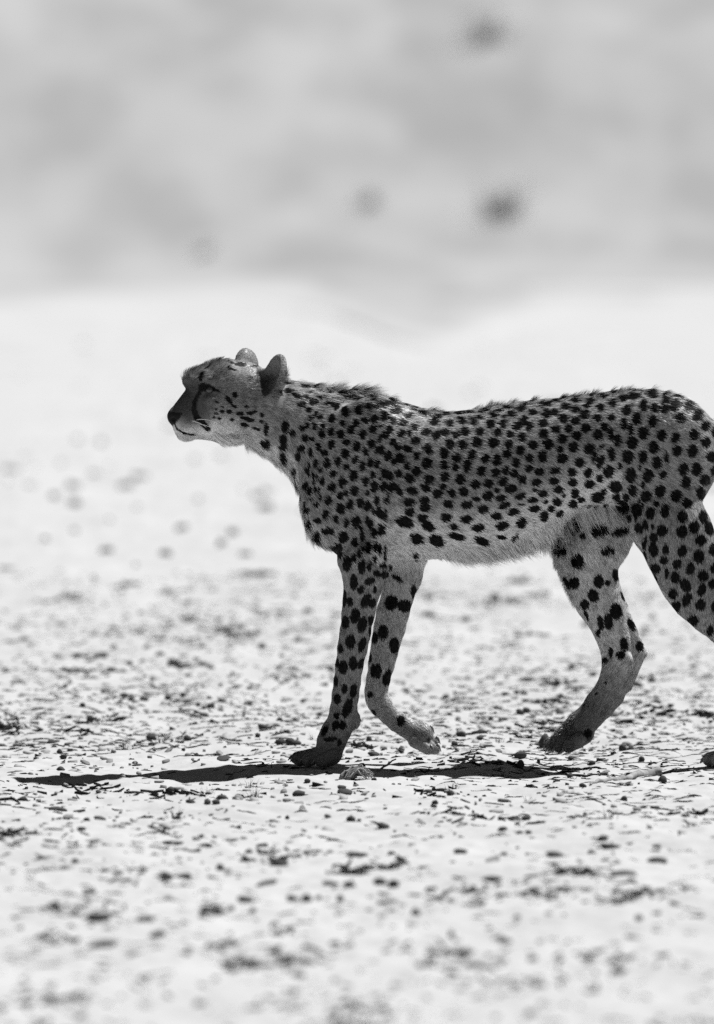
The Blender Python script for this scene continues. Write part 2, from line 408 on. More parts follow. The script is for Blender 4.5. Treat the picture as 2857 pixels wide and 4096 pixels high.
# ears: cupped shells
def ear(base, tip, opening, hw_, depth):
    base = np.asarray(base); tip = np.asarray(tip)
    e1 = tip - base; Lh = np.linalg.norm(e1) / 2; e1 = e1 / (2 * Lh)
    o = np.asarray(opening, float); o -= e1 * (o @ e1); o /= np.linalg.norm(o)
    e2 = np.cross(e1, o)
    c = (base + tip) / 2
    ellipsoid(c, (Lh, hw_ * M_PX, depth * M_PX), [e1, e2, o], k=0.012)
    ellipsoid(c + o * (depth * 0.75 * M_PX) + e1 * 0.004, (Lh * 0.84, hw_ * 0.84 * M_PX, depth * 1.0 * M_PX), [e1, e2, o], k=0.006, carve=True)
ear(H(1062, 1610, -100, True), H(1126, 1414, -118, True), (-0.88, -0.45, 0.1), 74, 36)
ear(H(985, 1535, 90, True), H(983, 1398, 112, True), (-0.75, 0.62, 0.15), 68, 32)

# ------------------------------------------------------------------ volume to one surface (surface nets)
def surface_nets(F):
    S = F < 0
    nx, ny, nz = F.shape
    cnt = np.zeros((nx - 1, ny - 1, nz - 1), np.uint8)
    for a in (0, 1):
        for b in (0, 1):
            for c in (0, 1):
                cnt += S[a:nx - 1 + a, b:ny - 1 + b, c:nz - 1 + c]
    act = (cnt > 0) & (cnt < 8)
    I, J, K = np.nonzero(act)
    vid = np.full(act.shape, -1, np.int32); vid[I, J, K] = np.arange(len(I))
    corners = {(a, b, c): F[I + a, J + b, K + c] for a in (0, 1) for b in (0, 1) for c in (0, 1)}
    acc = np.zeros((len(I), 3)); num = np.zeros(len(I))
    for p in corners:
        for ax in range(3):
            if p[ax] == 0:
                q = list(p); q[ax] = 1; q = tuple(q)
                f0, f1 = corners[p], corners[q]
                m = (f0 < 0) != (f1 < 0)
                t = np.where(m, f0 / np.where(m, f0 - f1, 1), 0)
                pt = np.tile(np.array(p, float), (len(I), 1)); pt[:, ax] = t
                acc[m] += pt[m]; num += m
    V = acc / num[:, None] + np.stack([I, J, K], -1)
    Q = []
    for ax in range(3):
        o1, o2 = [(1, 2), (2, 0), (0, 1)][ax]
        sa = [slice(1, -1)] * 3; sb = [slice(1, -1)] * 3
        sa[ax] = slice(0, -1); sb[ax] = slice(1, None)
        A, B = S[tuple(sa)], S[tuple(sb)]
        i, j, k = np.nonzero(A != B)
        off = [1, 1, 1]; off[ax] = 0
        base = np.stack([i + off[0], j + off[1], k + off[2]], -1)
        inside_first = A[i, j, k]
        def cell(d1, d2):
            c = base.copy(); c[:, o1] += d1; c[:, o2] += d2
            return vid[c[:, 0], c[:, 1], c[:, 2]]
        q = np.stack([cell(-1, -1), cell(0, -1), cell(0, 0), cell(-1, 0)], -1)
        q[~inside_first] = q[~inside_first][:, ::-1]
        Q.append(q)
    return V, np.concatenate(Q)
BV, BQ = surface_nets(FLD)
BV = lo + VOX * BV
del FLD
def keep_largest(V, Q):          # drop any stray islands
    lab = np.arange(len(V))
    for _ in range(400):
        m = lab[Q].min(1); new = lab.copy()
        for c in range(4): np.minimum.at(new, Q[:, c], m)
        new = new[new]
        if (new == lab).all(): break
        lab = new
    u, c = np.unique(lab, return_counts=True)
    keep = lab == u[c.argmax()]
    mp = np.cumsum(keep) - 1
    return V[keep], mp[Q[keep[Q].all(1)]]
BV, BQ = keep_largest(BV, BQ)
def smooth_mesh(V, Q, it):
    e = np.concatenate([Q[:, [0, 1]], Q[:, [1, 2]], Q[:, [2, 3]], Q[:, [3, 0]]])
    for k in range(it):
        acc = np.zeros_like(V); n = np.zeros(len(V))
        for c in range(3): acc[:, c] = np.bincount(e[:, 0], V[e[:, 1], c], len(V)) + np.bincount(e[:, 1], V[e[:, 0], c], len(V))
        n = np.bincount(e[:, 0], minlength=len(V)) + np.bincount(e[:, 1], minlength=len(V))
        V = V + (0.5 if k % 2 == 0 else -0.52) * (acc / n[:, None] - V)
    return V
BV = smooth_mesh(BV, BQ, 6)
TRI = np.concatenate([BQ[:, [0, 1, 2]], BQ[:, [0, 2, 3]]])
fn = np.cross(BV[TRI[:, 1]] - BV[TRI[:, 0]], BV[TRI[:, 2]] - BV[TRI[:, 0]])
BN = np.stack([np.bincount(TRI.ravel(), np.repeat(fn[:, c], 3), len(BV)) for c in range(3)], -1)
BN /= np.linalg.norm(BN, axis=1)[:, None] + 1e-12

# ------------------------------------------------------------------ coat pattern (measured on the photograph, crop by crop)
SPOTS = []
def crop(ox, oy, sc, rows, dark=1.0):
    for r in rows:
        a = r[4] if len(r) > 4 else 0
        SPOTS.append((ox + r[0] / sc, oy + r[1] / sc, r[2] / sc, r[3] / sc, R(a)))
crop(1100, 1450, 3.202, [
 (895,625,45,62),(1050,605,52,58),(715,715,45,50),(570,695,35,28),(855,780,38,42),(1030,775,38,45,-20),(1145,735,42,40),(1255,715,52,52),(1380,680,50,62),(1500,745,40,60,-25),
 (965,860,50,52),(1115,912,48,60),(1250,850,50,55),(1355,815,30,30),(1455,855,42,45),(1405,925,45,45),(1325,970,32,42),(705,890,38,52),(830,912,52,58),(588,905,38,60),(500,815,28,45),
 (610,805,28,32),(400,805,32,40),(335,840,30,35),(215,900,38,30),(375,960,45,45),(470,968,28,28),(712,1052,40,58),(550,1075,32,55),(905,1022,42,42),(1038,1070,50,62),(1225,1040,45,55),
 (1290,1115,28,45),(1345,1118,42,55),(1505,1015,45,45),(1560,1085,45,38,30),(1150,1142,36,50),(450,1145,28,60),(330,1095,50,45),(290,1200,35,55),(625,1155,38,45),(890,1165,52,62),
 (1020,1240,40,50),(515,1285,32,52),(658,1290,40,68),(795,1270,40,58),(905,1332,38,42),(1110,1322,42,62),(1212,1285,36,65),(1305,1295,36,58),(1440,1190,50,62),(1520,1270,32,42),(1580,1220,45,60),
 (430,1325,18,50),(405,1390,22,60,-25),(485,1430,18,48,-10),(530,1470,15,45),(575,1370,25,42),(735,1420,42,48,30),(595,1510,36,48),(995,1435,50,65),(1240,1432,38,48),(1390,1410,40,60,-20),
 (1455,1440,48,55),(1570,1420,45,50),(850,1522,48,65),(1148,1525,42,58),(1335,1485,25,25),(490,1525,18,40),(225,1385,40,45),(95,1240,45,30),(65,1190,12,50),(125,1080,14,45),(85,1080,30,30),(90,980,42,38),(120,830,40,45),
 (1020,460,55,35),(1215,455,55,42),(905,420,35,40),(1130,345,50,35),(985,350,40,30),(1025,245,60,25,-35),(1230,285,90,25,-15),(1300,535,55,40),(1185,560,50,40),(1375,510,45,45),(1470,490,40,55,-30),
 (1525,605,52,50),(1420,380,55,22,10),(1540,440,50,18),(780,560,45,45),(700,530,30,35),(640,510,35,30),(690,345,55,25,-30),(820,385,50,22,-20),(890,280,35,18,-15),(500,300,50,20,-15),(360,300,55,25),(430,370,45,22),
 (265,200,55,20,-20),(150,265,40,20),(70,390,25,40,-45),(160,360,50,30),(250,420,55,28,20),(480,500,50,40),(330,530,45,35),(440,710,30,40),(510,660,25,45,30),(380,430,50,20,15),(570,440,45,25),(420,600,40,35)])
crop(1100, 1900, 3.202, [
 (850,85,50,65),(720,150,48,55),(595,65,35,50),(385,130,30,50,25),(438,195,30,50,20),(510,185,18,42),(557,185,18,42),(490,85,14,40),(530,30,16,40),(1265,145,42,70),(1385,150,50,60),(1335,45,22,25),
 (1515,145,60,45,25),(1575,190,30,70,-30),(1470,160,30,50),(905,230,35,38),(825,260,38,42),(1010,197,50,58),(1172,225,35,38),(580,290,20,42),(310,275,18,40,-20),(255,115,20,40,-25),(450,305,30,18),(678,328,40,55),
 (950,375,44,65),(1082,350,44,58),(1183,390,42,68),(1292,320,35,68),(1435,290,18,75),(1395,320,15,40),(370,380,18,40),(395,455,50,28,-40),(525,375,40,32),(830,425,54,65),(1325,470,38,70),(1252,465,20,40),
 (1370,505,25,55),(1410,500,15,80),(640,500,40,58),(775,552,32,48),(540,575,52,35,15),(410,620,35,70),(905,610,35,52),(1032,595,58,72),(1178,580,32,55),(1220,630,35,60,25),(1098,680,24,32),(1345,695,32,75),
 (1395,700,15,75),(1262,735,36,65),(675,715,78,45),(515,785,50,75),(1115,780,30,68),(870,792,60,68),(1018,855,40,62),(760,990,110,60,25),(815,920,60,45,30),(1280,915,30,70),(1340,950,26,75),(1182,928,38,68),
 (1115,935,18,38),(1072,1000,26,50),(1405,960,15,70),(1008,1060,32,55),(922,1130,52,95),(1270,1070,24,48),(1110,1175,46,95),(1208,1155,32,58),(1390,1155,42,38),(1410,1060,20,30),(1010,1370,48,100),(1210,1350,65,45,-25),
 (1310,1260,50,40,25),(1410,1275,45,45,-40),(1485,1180,20,35),(1100,1465,40,62,20),(1280,1465,22,50)])
crop(1500, 1500, 2.668, [
 (340,430,42,30),(285,500,42,40),(405,550,42,35,25),(270,625,40,42),(350,620,25,30),(425,700,48,40),(335,780,60,32,20),(435,860,35,40),(270,890,42,50,-20),(335,970,35,40),(435,1025,45,50),(250,1050,38,40),(358,1100,55,42,35),
 (390,1235,58,42,20),(500,400,45,25),(630,380,38,18),(640,440,42,25),(610,500,45,40),(530,605,45,38),(560,785,45,55,-25),(645,640,45,45),(735,605,45,40),(780,510,42,42),(730,410,48,20),(870,400,50,22),(905,485,48,35,20),
 (1020,490,45,38,30),(990,398,45,16),(1100,450,42,22,10),(1110,402,40,14),(1165,370,48,20),(1240,428,45,30),(1215,520,45,42),(1305,378,38,18),(1350,445,25,20),(1390,342,52,22),(1435,418,50,35),(1535,360,48,30),(1355,520,45,42),
 (1505,540,45,45),(1575,480,40,45),(855,635,38,38),(950,600,50,42),(1110,600,48,40),(1300,610,45,40),(1435,630,38,35),(1560,660,45,40),(795,735,45,55,-15),(920,740,45,50,-20),(1075,715,50,55),(1255,720,55,48),(1425,735,42,48),
 (1540,800,48,50),(725,828,45,58,-20),(860,880,45,48),(1025,845,40,50),(545,935,55,55),(730,960,42,48),(850,985,42,38),(975,960,42,75),(1165,890,42,52),(1290,905,45,58),(1400,840,42,48),(1495,930,38,45),(1130,1020,45,52),
 (1280,1040,42,45),(1390,1012,38,42),(1478,1050,45,42),(570,1110,52,52),(735,1085,48,50),(900,1110,48,55),(1070,1165,50,48,30),(1205,1155,48,42),(1355,1135,48,45),(1565,1110,45,45),(530,1200,55,38,25),(720,1190,38,32),
 (660,1265,50,50,30),(815,1255,45,38,20),(940,1240,52,42,30),(1195,1285,60,48),(1295,1225,32,25,30),(1445,1210,62,45,-10),(1340,1310,52,35),(1545,1290,60,32,-15),
 (300,300,45,18),(310,262,45,10),(400,290,40,14),(410,325,45,20),(480,295,30,12),(500,345,40,15),(590,345,40,12),(720,355,50,15),(830,352,50,10),(900,345,40,10,-15),(985,350,50,14),(1050,325,40,10,-15),
 (1140,310,60,16,-20),(1200,275,25,14,-40),(1265,300,55,22),(1345,265,45,18),(1470,260,55,22),(1580,310,40,22),(1590,245,30,20),(370,355,40,12)])
crop(1500, 1900, 2.668, [
 (355,285,62,42),(520,262,48,38),(530,345,55,45),(360,390,50,42),(310,500,90,55,10),(505,455,50,38),(560,540,75,45,30),(775,305,52,42),(975,312,58,42),(1075,255,45,25,20),(1150,360,58,40),(1375,320,65,32,-12),(1560,312,40,15),
 (1470,392,58,38,-10),(1285,435,55,38),(755,450,58,45),(970,468,62,42),(835,550,48,35),(1095,560,70,40),(1350,540,65,40,-15),(1560,510,45,60,30),(440,680,70,55,25),(650,700,85,55,30),(870,655,85,35,15),(1130,700,80,40,25),
 (1340,660,55,22,10),(1490,670,50,22,-45),(255,180,45,30,40),(430,860,25,35),(240,1100,70,25,28),(410,1230,25,60)])
crop(2100, 1500, 2.668, [
 (200,310,58,30),(310,278,52,20),(415,338,55,30),(520,272,52,26),(520,360,45,38),(680,210,50,18),(675,278,50,32),(640,330,42,25),(785,340,42,40),(810,222,50,26),(915,300,48,42),(1025,250,48,35),(915,175,55,26),(1130,145,60,24),
 (1145,222,65,35),(1330,200,65,42,25),(1475,255,45,45),(65,395,50,32),(205,415,42,45),(300,395,50,38),(400,465,48,48),(520,485,48,42),(620,415,45,48),(765,460,45,40,25),(910,450,40,38),(1070,375,45,50,-20),(1250,315,42,62),
 (1375,350,42,45),(1480,355,40,45,20),(30,545,45,42),(180,510,50,40),(320,575,48,35),(460,570,38,42),(640,565,52,50),(840,550,40,42,30),(545,645,50,42,20),(185,625,52,52),(390,680,52,48),(770,635,55,52,25),(910,630,35,62),
 (1048,520,34,68),(1185,460,42,65),(1125,580,32,55),(1355,490,50,62),(1258,615,55,62),(980,695,35,62,15),(1450,640,52,58),(1135,720,58,62),(75,745,50,45,20),(240,735,52,55),(365,790,35,35),(507,765,52,55),(680,785,55,55,-25),
 (800,770,55,16,-40),(730,880,26,55,15),(800,925,38,72,18),(915,840,38,70,-8),(1095,870,60,70),(1365,765,52,62),(1250,870,48,62),(180,870,50,60),(390,885,58,48),(575,930,50,50),(40,885,38,45),(1400,930,48,62),(1500,870,25,65),
 (35,995,42,38),(145,1025,45,42),(312,1015,55,42),(495,1035,46,45),(668,1040,40,55,25),(890,1025,58,65),(1005,965,24,30),(1120,1065,58,78),(1308,1070,55,70),(1465,1060,38,42),(1222,985,20,30),(115,1145,55,38),(297,1130,55,38),
 (500,1140,48,42),(678,1160,55,42),(795,1100,38,42,-20),(965,1190,75,60,15),(352,1220,50,38),(190,1265,55,35),(95,1225,32,22),(530,1265,42,48),(830,1245,30,35),(1145,1230,46,60),(1250,1170,25,35),(1435,1235,56,68),(1285,1290,52,68),
 (765,1305,68,50),(970,1300,40,38),(1075,1310,32,42),(410,1285,26,20),(1130,320,22,18),
 (30,235,40,18),(80,268,45,22),(150,225,55,20),(310,215,40,12),(410,225,60,28),(540,205,55,28),(660,160,35,12),(760,165,60,16,-10),(860,130,40,15,-15),(970,115,65,24,-10),(1150,95,70,14),(1320,110,60,20,10),(1420,115,50,14,10),(1490,145,40,18),(1500,190,30,20)])
crop(2100, 1900, 2.668, [
 (80,265,55,32),(215,288,28,22),(95,358,58,38),(335,285,50,42),(275,358,30,35,-20),(200,440,48,52,15),(365,415,45,35,-20),(510,310,45,42),(600,265,40,28),(770,350,30,30),(865,330,28,30),(675,335,22,22),(1040,335,75,55,35),
 (1190,370,55,68,-25),(1245,320,16,30),(1215,280,14,25),(1400,305,32,32),(1340,405,48,65),(1490,375,45,70),(1112,455,26,38,-15),(1180,460,15,28),(1215,565,42,55,-15),(1285,525,26,55,-15),(1365,540,22,30),(1465,590,52,62),
 (1375,660,40,52,-15),(1290,690,18,45),(1265,745,22,40,-15),(1370,790,44,75,-12),(1500,790,35,50),(1480,905,45,40,-25),(1390,990,50,48),(1280,850,14,45,-18),(1390,1100,12,55,-18),(1510,1040,20,60),
 (780,580,90,65),(1010,590,100,42,-12),(610,630,35,28),(525,545,60,40,-35),(875,795,70,45,-15),(340,800,38,50),(405,805,35,42),(555,910,62,68),(335,680,45,30),(280,740,10,50),(525,1150,55,62),(445,1150,22,70,-25),(785,1130,48,72,-8),
 (970,1060,32,68),(880,1150,28,30),(725,1285,55,65,-15)])
crop(2100, 2300, 2.668, [
 (635,310,45,48),(970,385,65,85,-10),(655,425,15,60,-22),(805,505,32,72,-10),(890,490,45,85,-10),(780,610,22,42),(1130,525,32,65,-25),(1055,730,38,72,-12),(1220,760,38,55),(915,820,22,58,-10),(1025,850,42,42),(855,905,32,30),
 (865,1145,20,16),(765,1260,18,14),(635,1385,20,12,-40),(675,1690,40,50),(1040,220,14,45,-20)])
crop(1100, 2200, 2.287, [
 (633,440,22,75),(685,468,25,42),(832,460,35,72,25),(895,485,26,42,15),(735,600,42,65,12),(645,655,32,55),(797,680,40,70,15),(878,645,22,45),(690,835,42,62),(800,860,30,72,20),(600,895,20,42),(870,740,12,40),(625,1072,38,62),
 (715,1032,34,58),(790,1035,25,50,20),(570,1030,15,40),(555,1195,18,48),(637,1268,25,42),(718,1285,28,62,8),(570,1358,30,45),(662,1440,38,90,22),(562,1510,24,30),(555,1600,32,38),(618,1600,32,40),(455,1650,22,55,30),(505,1730,60,25),
 (590,1760,20,30),(585,790,10,40),(1065,480,60,70),(1190,510,65,55,10),(1270,380,25,60),(990,750,45,65),(910,800,32,55),(1092,870,42,70,-5),(868,990,15,45),(898,1100,22,60),(942,1105,30,65),(1030,1165,38,75,15),(870,1320,26,30),
 (900,1480,30,12,45),(1150,1560,35,45)])
crop(600, 1350, 2.668, [
 (710,690,20,15),(770,740,16,14),(705,765,16,12),(770,790,24,18),(840,793,28,22),(705,810,25,14),(740,865,20,16),(870,875,28,16),(680,855,18,14),(955,812,40,22),(1060,805,35,22),(1025,735,22,18),(1115,785,30,18,20),(1025,865,70,20,15),
 (1070,885,35,20),(1000,930,40,22,15),(1130,975,40,18,20),(905,610,25,25),(835,665,22,45,-35),(890,730,35,18,25),(1180,890,25,20,25),(1190,820,20,25),(1235,975,25,60),(1225,1130,40,45),(1435,950,35,60),(1515,1015,35,35),
 (1415,1080,35,50),(1410,1165,45,40),(1410,1290,40,50),(960,285,60,22,5),(1120,300,50,10,-5),(860,265,40,15,10),(720,240,50,10,-12),(560,290,80,10,-25),(430,370,50,10,-38),(880,340,40,12,15),(600,320,50,10,-30),(830,330,20,25,-30),
 (540,420,20,45),(1215,280,35,35)])
# hindquarters and tail lie outside the photograph: the pattern simply goes on
_pl = []
for _ in range(9000):
    x, y = rng.uniform(2690, 3300), rng.uniform(1540, 2960)
    r = 21 if y < 2500 else 17
    if all((x - a) ** 2 + (y - b) ** 2 > (2.45 * r) ** 2 for a, b in _pl):
        _pl.append((x, y)); SPOTS.append((x, y, r * rng.uniform(.75, 1.05), r * rng.uniform(.85, 1.3), rng.uniform(-.4, .4)))
SPOTS = [(a, b, c, d, e) for a, b, c, d, e in SPOTS]

def seg_dist(px, py, pts):
    best = np.full(px.shape, 1e9)
    for (x0, y0, r0), (x1, y1, r1) in zip(pts[:-1], pts[1:]):
        dx, dy = x1 - x0, y1 - y0
        t = np.clip(((px - x0) * dx + (py - y0) * dy) / (dx * dx + dy * dy), 0, 1)
        best = np.minimum(best, np.hypot(px - x0 - t * dx, py - y0 - t * dy) / (r0 + (r1 - r0) * t))
    return best
def spot_field(px, py):
    """>0 inside a black marking, 1 at its heart"""
    order = np.argsort(px); sx_ = px[order]; sy_ = py[order]
    n1 = noise(sx_ / 9, sy_ / 9, 0, 11) * 2.2; n2 = noise(sx_ / 9, sy_ / 9, 5, 12) * 2.2
    qx, qy = sx_ + n1, sy_ + n2
    best = np.full(len(px), 9.0)
    for (x, y, rx, ry, a) in SPOTS:
        m = max(rx, ry) + 8
        i0, i1 = np.searchsorted(sx_, [x - m, x + m])
        if i1 <= i0: continue
        dx = qx[i0:i1] - x; dy = qy[i0:i1] - y
        c, s_ = math.cos(a), math.sin(a)
        u = dx * c + dy * s_; v = -dx * s_ + dy * c
        d = np.sqrt((u / (rx + min(3, 0.2 * rx))) ** 2 + (v / (ry + min(3, 0.25 * ry - 1.2))) ** 2)
        best[i0:i1] = np.minimum(best[i0:i1], d)
    # head markings: tear line, eye patch, mouth line
    i0, i1 = np.searchsorted(sx_, [640, 900])
    a_, b_ = sx_[i0:i1], sy_[i0:i1]
    for pl in ([(812, 1540, 10), (795, 1575, 9), (779, 1605, 10), (776, 1635, 11), (786, 1668, 13), (800, 1684, 12)],
               [(808, 1690, 13), (832, 1716, 11)],
               [(806, 1548, 14), (834, 1552, 17), (856, 1558, 8), (876, 1566, 4)],
               [(698, 1692, 4), (708, 1716, 4), (735, 1732, 4), (772, 1738, 3)]):
        best[i0:i1] = np.minimum(best[i0:i1], seg_dist(a_, b_, pl))
    # nose leather
    nz_ = np.maximum.reduce([(a_ - 729) / 10 + (b_ - 1668) / 60, (1646 - b_) / 8 + (a_ - 690) * 0.02, (b_ - 1664 - (a_ - 726) * -1.15) / 10, np.full(len(a_), -3.0)])
    best[i0:i1] = np.where(nz_ < 0, np.minimum(best[i0:i1], 0.2), best[i0:i1])
    out = np.empty(len(px)); out[order] = 1 - best
    return out
UNDER_X = np.array([700, 865, 960, 1040, 1110, 1165, 1185, 1205, 1245, 1300, 1360, 1545, 1650, 1800, 1900, 2000, 2100, 2200, 2300, 2400, 2500])
UNDER_Y = np.array([1757, 1732, 1775, 1810, 1860, 1905, 1945, 2060, 2160, 2205, 2262, 2240, 2230, 2226, 2222, 2206, 2170, 2122, 2060, 2035, 2050])
def leg_zone(px, py):
    """1 near fore, 2 far fore, 3 far hind, 4 near hind, 0 trunk/head"""
    z = np.zeros(len(px), int)
    z[(py > 2270) & (px > 1100) & (px < 1800)] = 2
    nb = np.interp(py, [2240, 2331, 2397, 2484, 2580, 2672, 2790, 2834, 2900, 3100], [1560, 1542, 1512, 1493, 1474, 1455, 1440, 1440, 1440, 1400])
    z[(py > 2250) & (px > 1100) & (px < nb)] = 1
    fr = np.interp(py, [2030, 2061, 2106, 2140, 2196, 2237, 2279, 2327, 2400], [2430, 2497, 2531, 2550, 2568, 2583, 2606, 2625, 2700])
    hz = (px > 2180) & (py > np.interp(px, [2180, 2220, 2330, 2430, 2600], [2150, 2120, 2050, 2020, 2020]))
    z[hz & (px < fr)] = 3
    z[(px >= fr) & (py > 2030) & (px > 2430)] = 4
    z[(px > 1800) & (px < 2640) & (py > 2380)] = 3
    return z
def coat_base(px, py, nrm):
    u = np.interp(px, UNDER_X, UNDER_Y)
    z = leg_zone(px, py)
    b = np.full(len(px), 0.34)
    belly = smooth01(py, u - 250, u - 40) * (px > 1480) * (px < 2480)
    thr = smooth01(py, u - 110, u - 10) * (px < 1300) * (px > 840)
    mz = smooth01(py, 1675, 1735) * (px <= 900)
    chest = smooth01(py, u - 60, u) * (px >= 1300) * (px <= 1500) * 0.3
    wht = np.maximum.reduce([belly, thr, mz, chest])
    b = b + (0.84 - b) * wht
    b = np.where(z == 1, 0.31 - 0.15 * smooth01(py, 2880, 3020), b); b = np.where(z == 2, 0.47 - 0.20 * smooth01(py, 2800, 2950), b)  # near fore paw: its shade is put into the coat as a darker tone
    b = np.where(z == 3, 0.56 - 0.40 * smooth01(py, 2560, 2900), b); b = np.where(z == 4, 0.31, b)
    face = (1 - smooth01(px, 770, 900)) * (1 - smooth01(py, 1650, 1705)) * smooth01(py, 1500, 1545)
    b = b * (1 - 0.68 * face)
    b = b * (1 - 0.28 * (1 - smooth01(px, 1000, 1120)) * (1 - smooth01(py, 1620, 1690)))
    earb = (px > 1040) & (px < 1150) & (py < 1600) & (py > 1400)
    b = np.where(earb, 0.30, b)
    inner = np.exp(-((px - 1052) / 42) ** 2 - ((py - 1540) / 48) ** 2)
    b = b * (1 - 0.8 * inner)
    b = b + 0.05 * noise(px / 22, py / 22, 0, 21) * b * 2
    return b
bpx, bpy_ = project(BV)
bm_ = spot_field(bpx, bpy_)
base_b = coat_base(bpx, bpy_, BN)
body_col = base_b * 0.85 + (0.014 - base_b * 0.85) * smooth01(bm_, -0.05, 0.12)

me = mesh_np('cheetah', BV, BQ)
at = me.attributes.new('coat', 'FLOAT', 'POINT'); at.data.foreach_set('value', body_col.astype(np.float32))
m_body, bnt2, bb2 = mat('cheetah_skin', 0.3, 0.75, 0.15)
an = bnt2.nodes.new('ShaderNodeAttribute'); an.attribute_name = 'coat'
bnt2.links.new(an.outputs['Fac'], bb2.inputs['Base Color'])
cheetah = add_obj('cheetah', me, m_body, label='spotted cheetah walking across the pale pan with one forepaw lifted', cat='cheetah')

# ------------------------------------------------------------------ fur
ta = 0.5 * np.linalg.norm(fn, axis=1)
tc_ = BV[TRI].mean(1); tn = fn / (2 * ta[:, None] + 1e-15)
tpx, tpy = project(tc_)
def hair_len(px, py, n):
    u = np.interp(px, UNDER_X, UNDER_Y); z = leg_zone(px, py)
    top = np.interp(px, T[:, 0], T[:, 1])
    L = np.full(len(px), 0.0125)
    ridge = (1 - smooth01(py - top, 0, 110)) * (px > 1130)
    mane = ridge * np.interp(px, [1130, 1300, 1450, 1560, 1700], [0.15, 0.6, 1.0, 0.75, 0.25])
    L += 0.004 * ridge + 0.018 * mane
    bel = smooth01(py, u - 50, u + 5) * ((px > 1790) | (py < 2225)) * (px > 1560) * (px < 2450)
    L += 0.032 * bel * smooth01(px, 1690, 1900) + 0.008 * bel
    L += 0.016 * smooth01(py, u - 90, u) * (px > 840) * (px < 1300)
    L = np.where((z == 1) | (z == 2), 0.008, L); L = np.where(z == 3, 0.009 + 0.008 * (py < 2260), L); L = np.where(z == 4, 0.010, L)
    L = np.where((z > 0) & (py > 2940), 0.0045, L)
    head = (px < 1130) & (py < 1735)
    Lh = 0.005 + 0.004 * smooth01(px, 830, 1000)
    fore = (px < 900) & (py < 1515)
    Lh = np.where(fore, 0.015, Lh)
    Lh = np.where((px > 980) & (py > 1470) & (py < 1640), 0.012, Lh)
    Lh = np.where(py > 1520, Lh * (0.75 + 0.25 * smooth01(px, 780, 880)), Lh)
    Lh = np.where((px < 800) & (py > 1725), 0.007, Lh)
    L = np.where(head, Lh, L)
    L = np.where((px > 920) & (px < 1168) & (py < 1500), 0.005, L)
    L = np.where((px < 732) & (py > 1644) & (py < 1698), 0.0004, L)
    return L
def flow(px, py, p, n):
    z = leg_zone(px, py)
    top = np.interp(px, T[:, 0], T[:, 1]); u = np.interp(px, UNDER_X, UNDER_Y)
    s_ = np.clip((py - top) / (u - top + 1), 0, 1)
    f = np.stack([np.ones(len(px)), np.zeros(len(px)), -0.15 - 0.75 * s_], -1)
    neck = 1 - smooth01(px, 1150, 1500)
    f[:, 2] -= neck * 0.55 * smooth01(s_, 0.15, 0.6)
    under = smooth01(py, u - 70, u) * (px > 1500) * (px < 2450)
    f[:, 2] -= under * 1.1
    leg = z > 0
    f[leg] = (0.15, 0, -1.0)
    hk = (z == 3); f[hk, 0] = np.where(py[hk] < 2600, 0.55, -0.55)
    lp = (z == 2) & (py > 2790); f[lp] = (0.75, 0, -0.65)
    head = (px < 1090) & (py < 1770)
    f[head] = np.stack([np.ones(head.sum()), np.zeros(head.sum()), np.interp(py[head], [1450, 1560, 1640, 1760], [0.45, 0.05, -0.35, -0.8])], -1)
    pawf = leg & (py > 2990) & (px < 1400); f[pawf] = (-0.9, 0, -0.4)
    return f
DENS = np.full(len(ta), 24.0)                # hairs per square centimetre on the visible side
DENS *= np.where(tn[:, 1] > 0.35, 0.45, 1.0)
DENS *= np.where(tpx > 2880, 0.4, 1.0)
DENS *= np.where((tpx < 1150) & (tpy < 1770), 2.4, 1.0) * np.where((tpx < 860) & (tpy < 1770), 1.5, 1.0)
DENS *= np.where((leg_zone(tpx, tpy) > 0), 1.35, 1.0)
wgt = ta * DENS * 1e4
NH_ = int(wgt.sum())
ti = rng.choice(len(ta), NH_, p=wgt / wgt.sum())
r1, r2 = rng.random(NH_), rng.random(NH_); r1s = np.sqrt(r1)
bc = np.stack([1 - r1s, r1s * (1 - r2), r1s * r2], -1)
root = (BV[TRI[ti]] * bc[:, :, None]).sum(1); nrm = (BN[TRI[ti]] * bc[:, :, None]).sum(1)
nrm /= np.linalg.norm(nrm, axis=1)[:, None]
hx, hy = project(root)
L = hair_len(hx, hy, nrm) * rng.uniform(0.65, 1.15, NH_)
fl = flow(hx, hy, root, nrm)
fl = fl + 0.20 * np.stack([noise(root[:, 0] / 0.03, root[:, 1] / 0.03, root[:, 2] / 0.03, 40 + c) for c in range(3)], -1) + rng.normal(0, 0.10, (NH_, 3))
fl -= nrm * (fl * nrm).sum(1)[:, None]
fl /= np.linalg.norm(fl, axis=1)[:, None] + 1e-9
top_ = np.interp(hx, T[:, 0], T[:, 1])
lift = np.full(NH_, 0.17); droop = np.full(NH_, 1.15)
tuftc = 0.65 * noise(root[:, 0] / 0.021, root[:, 1] / 0.05, 0, 91) + 0.45 * noise(root[:, 0] / 0.008, root[:, 1] / 0.012, 0, 92)
lift += 0.95 * smooth01(tuftc, 0.02, 0.62) * (1 - smooth01(hy - top_, 4, 36)) * (hx > 1180) * rng.uniform(0.55, 1.1, NH_)
und_ = np.interp(hx, UNDER_X, UNDER_Y)
lift += 0.95 * smooth01(hy, und_ - 45, und_) * smooth01(hx, 1690, 1880) * (hx < 2300) * rng.uniform(0.2, 1, NH_)
lift += 0.5 * smooth01(hy, und_ - 60, und_) * (hx > 860) * (hx < 1250) * rng.uniform(0.3, 1, NH_)
lift += 0.5 * ((hx < 880) & (hy < 1520))
droop[(lift > 0.5)] = 0.5; droop[L > 0.022] = 0.7
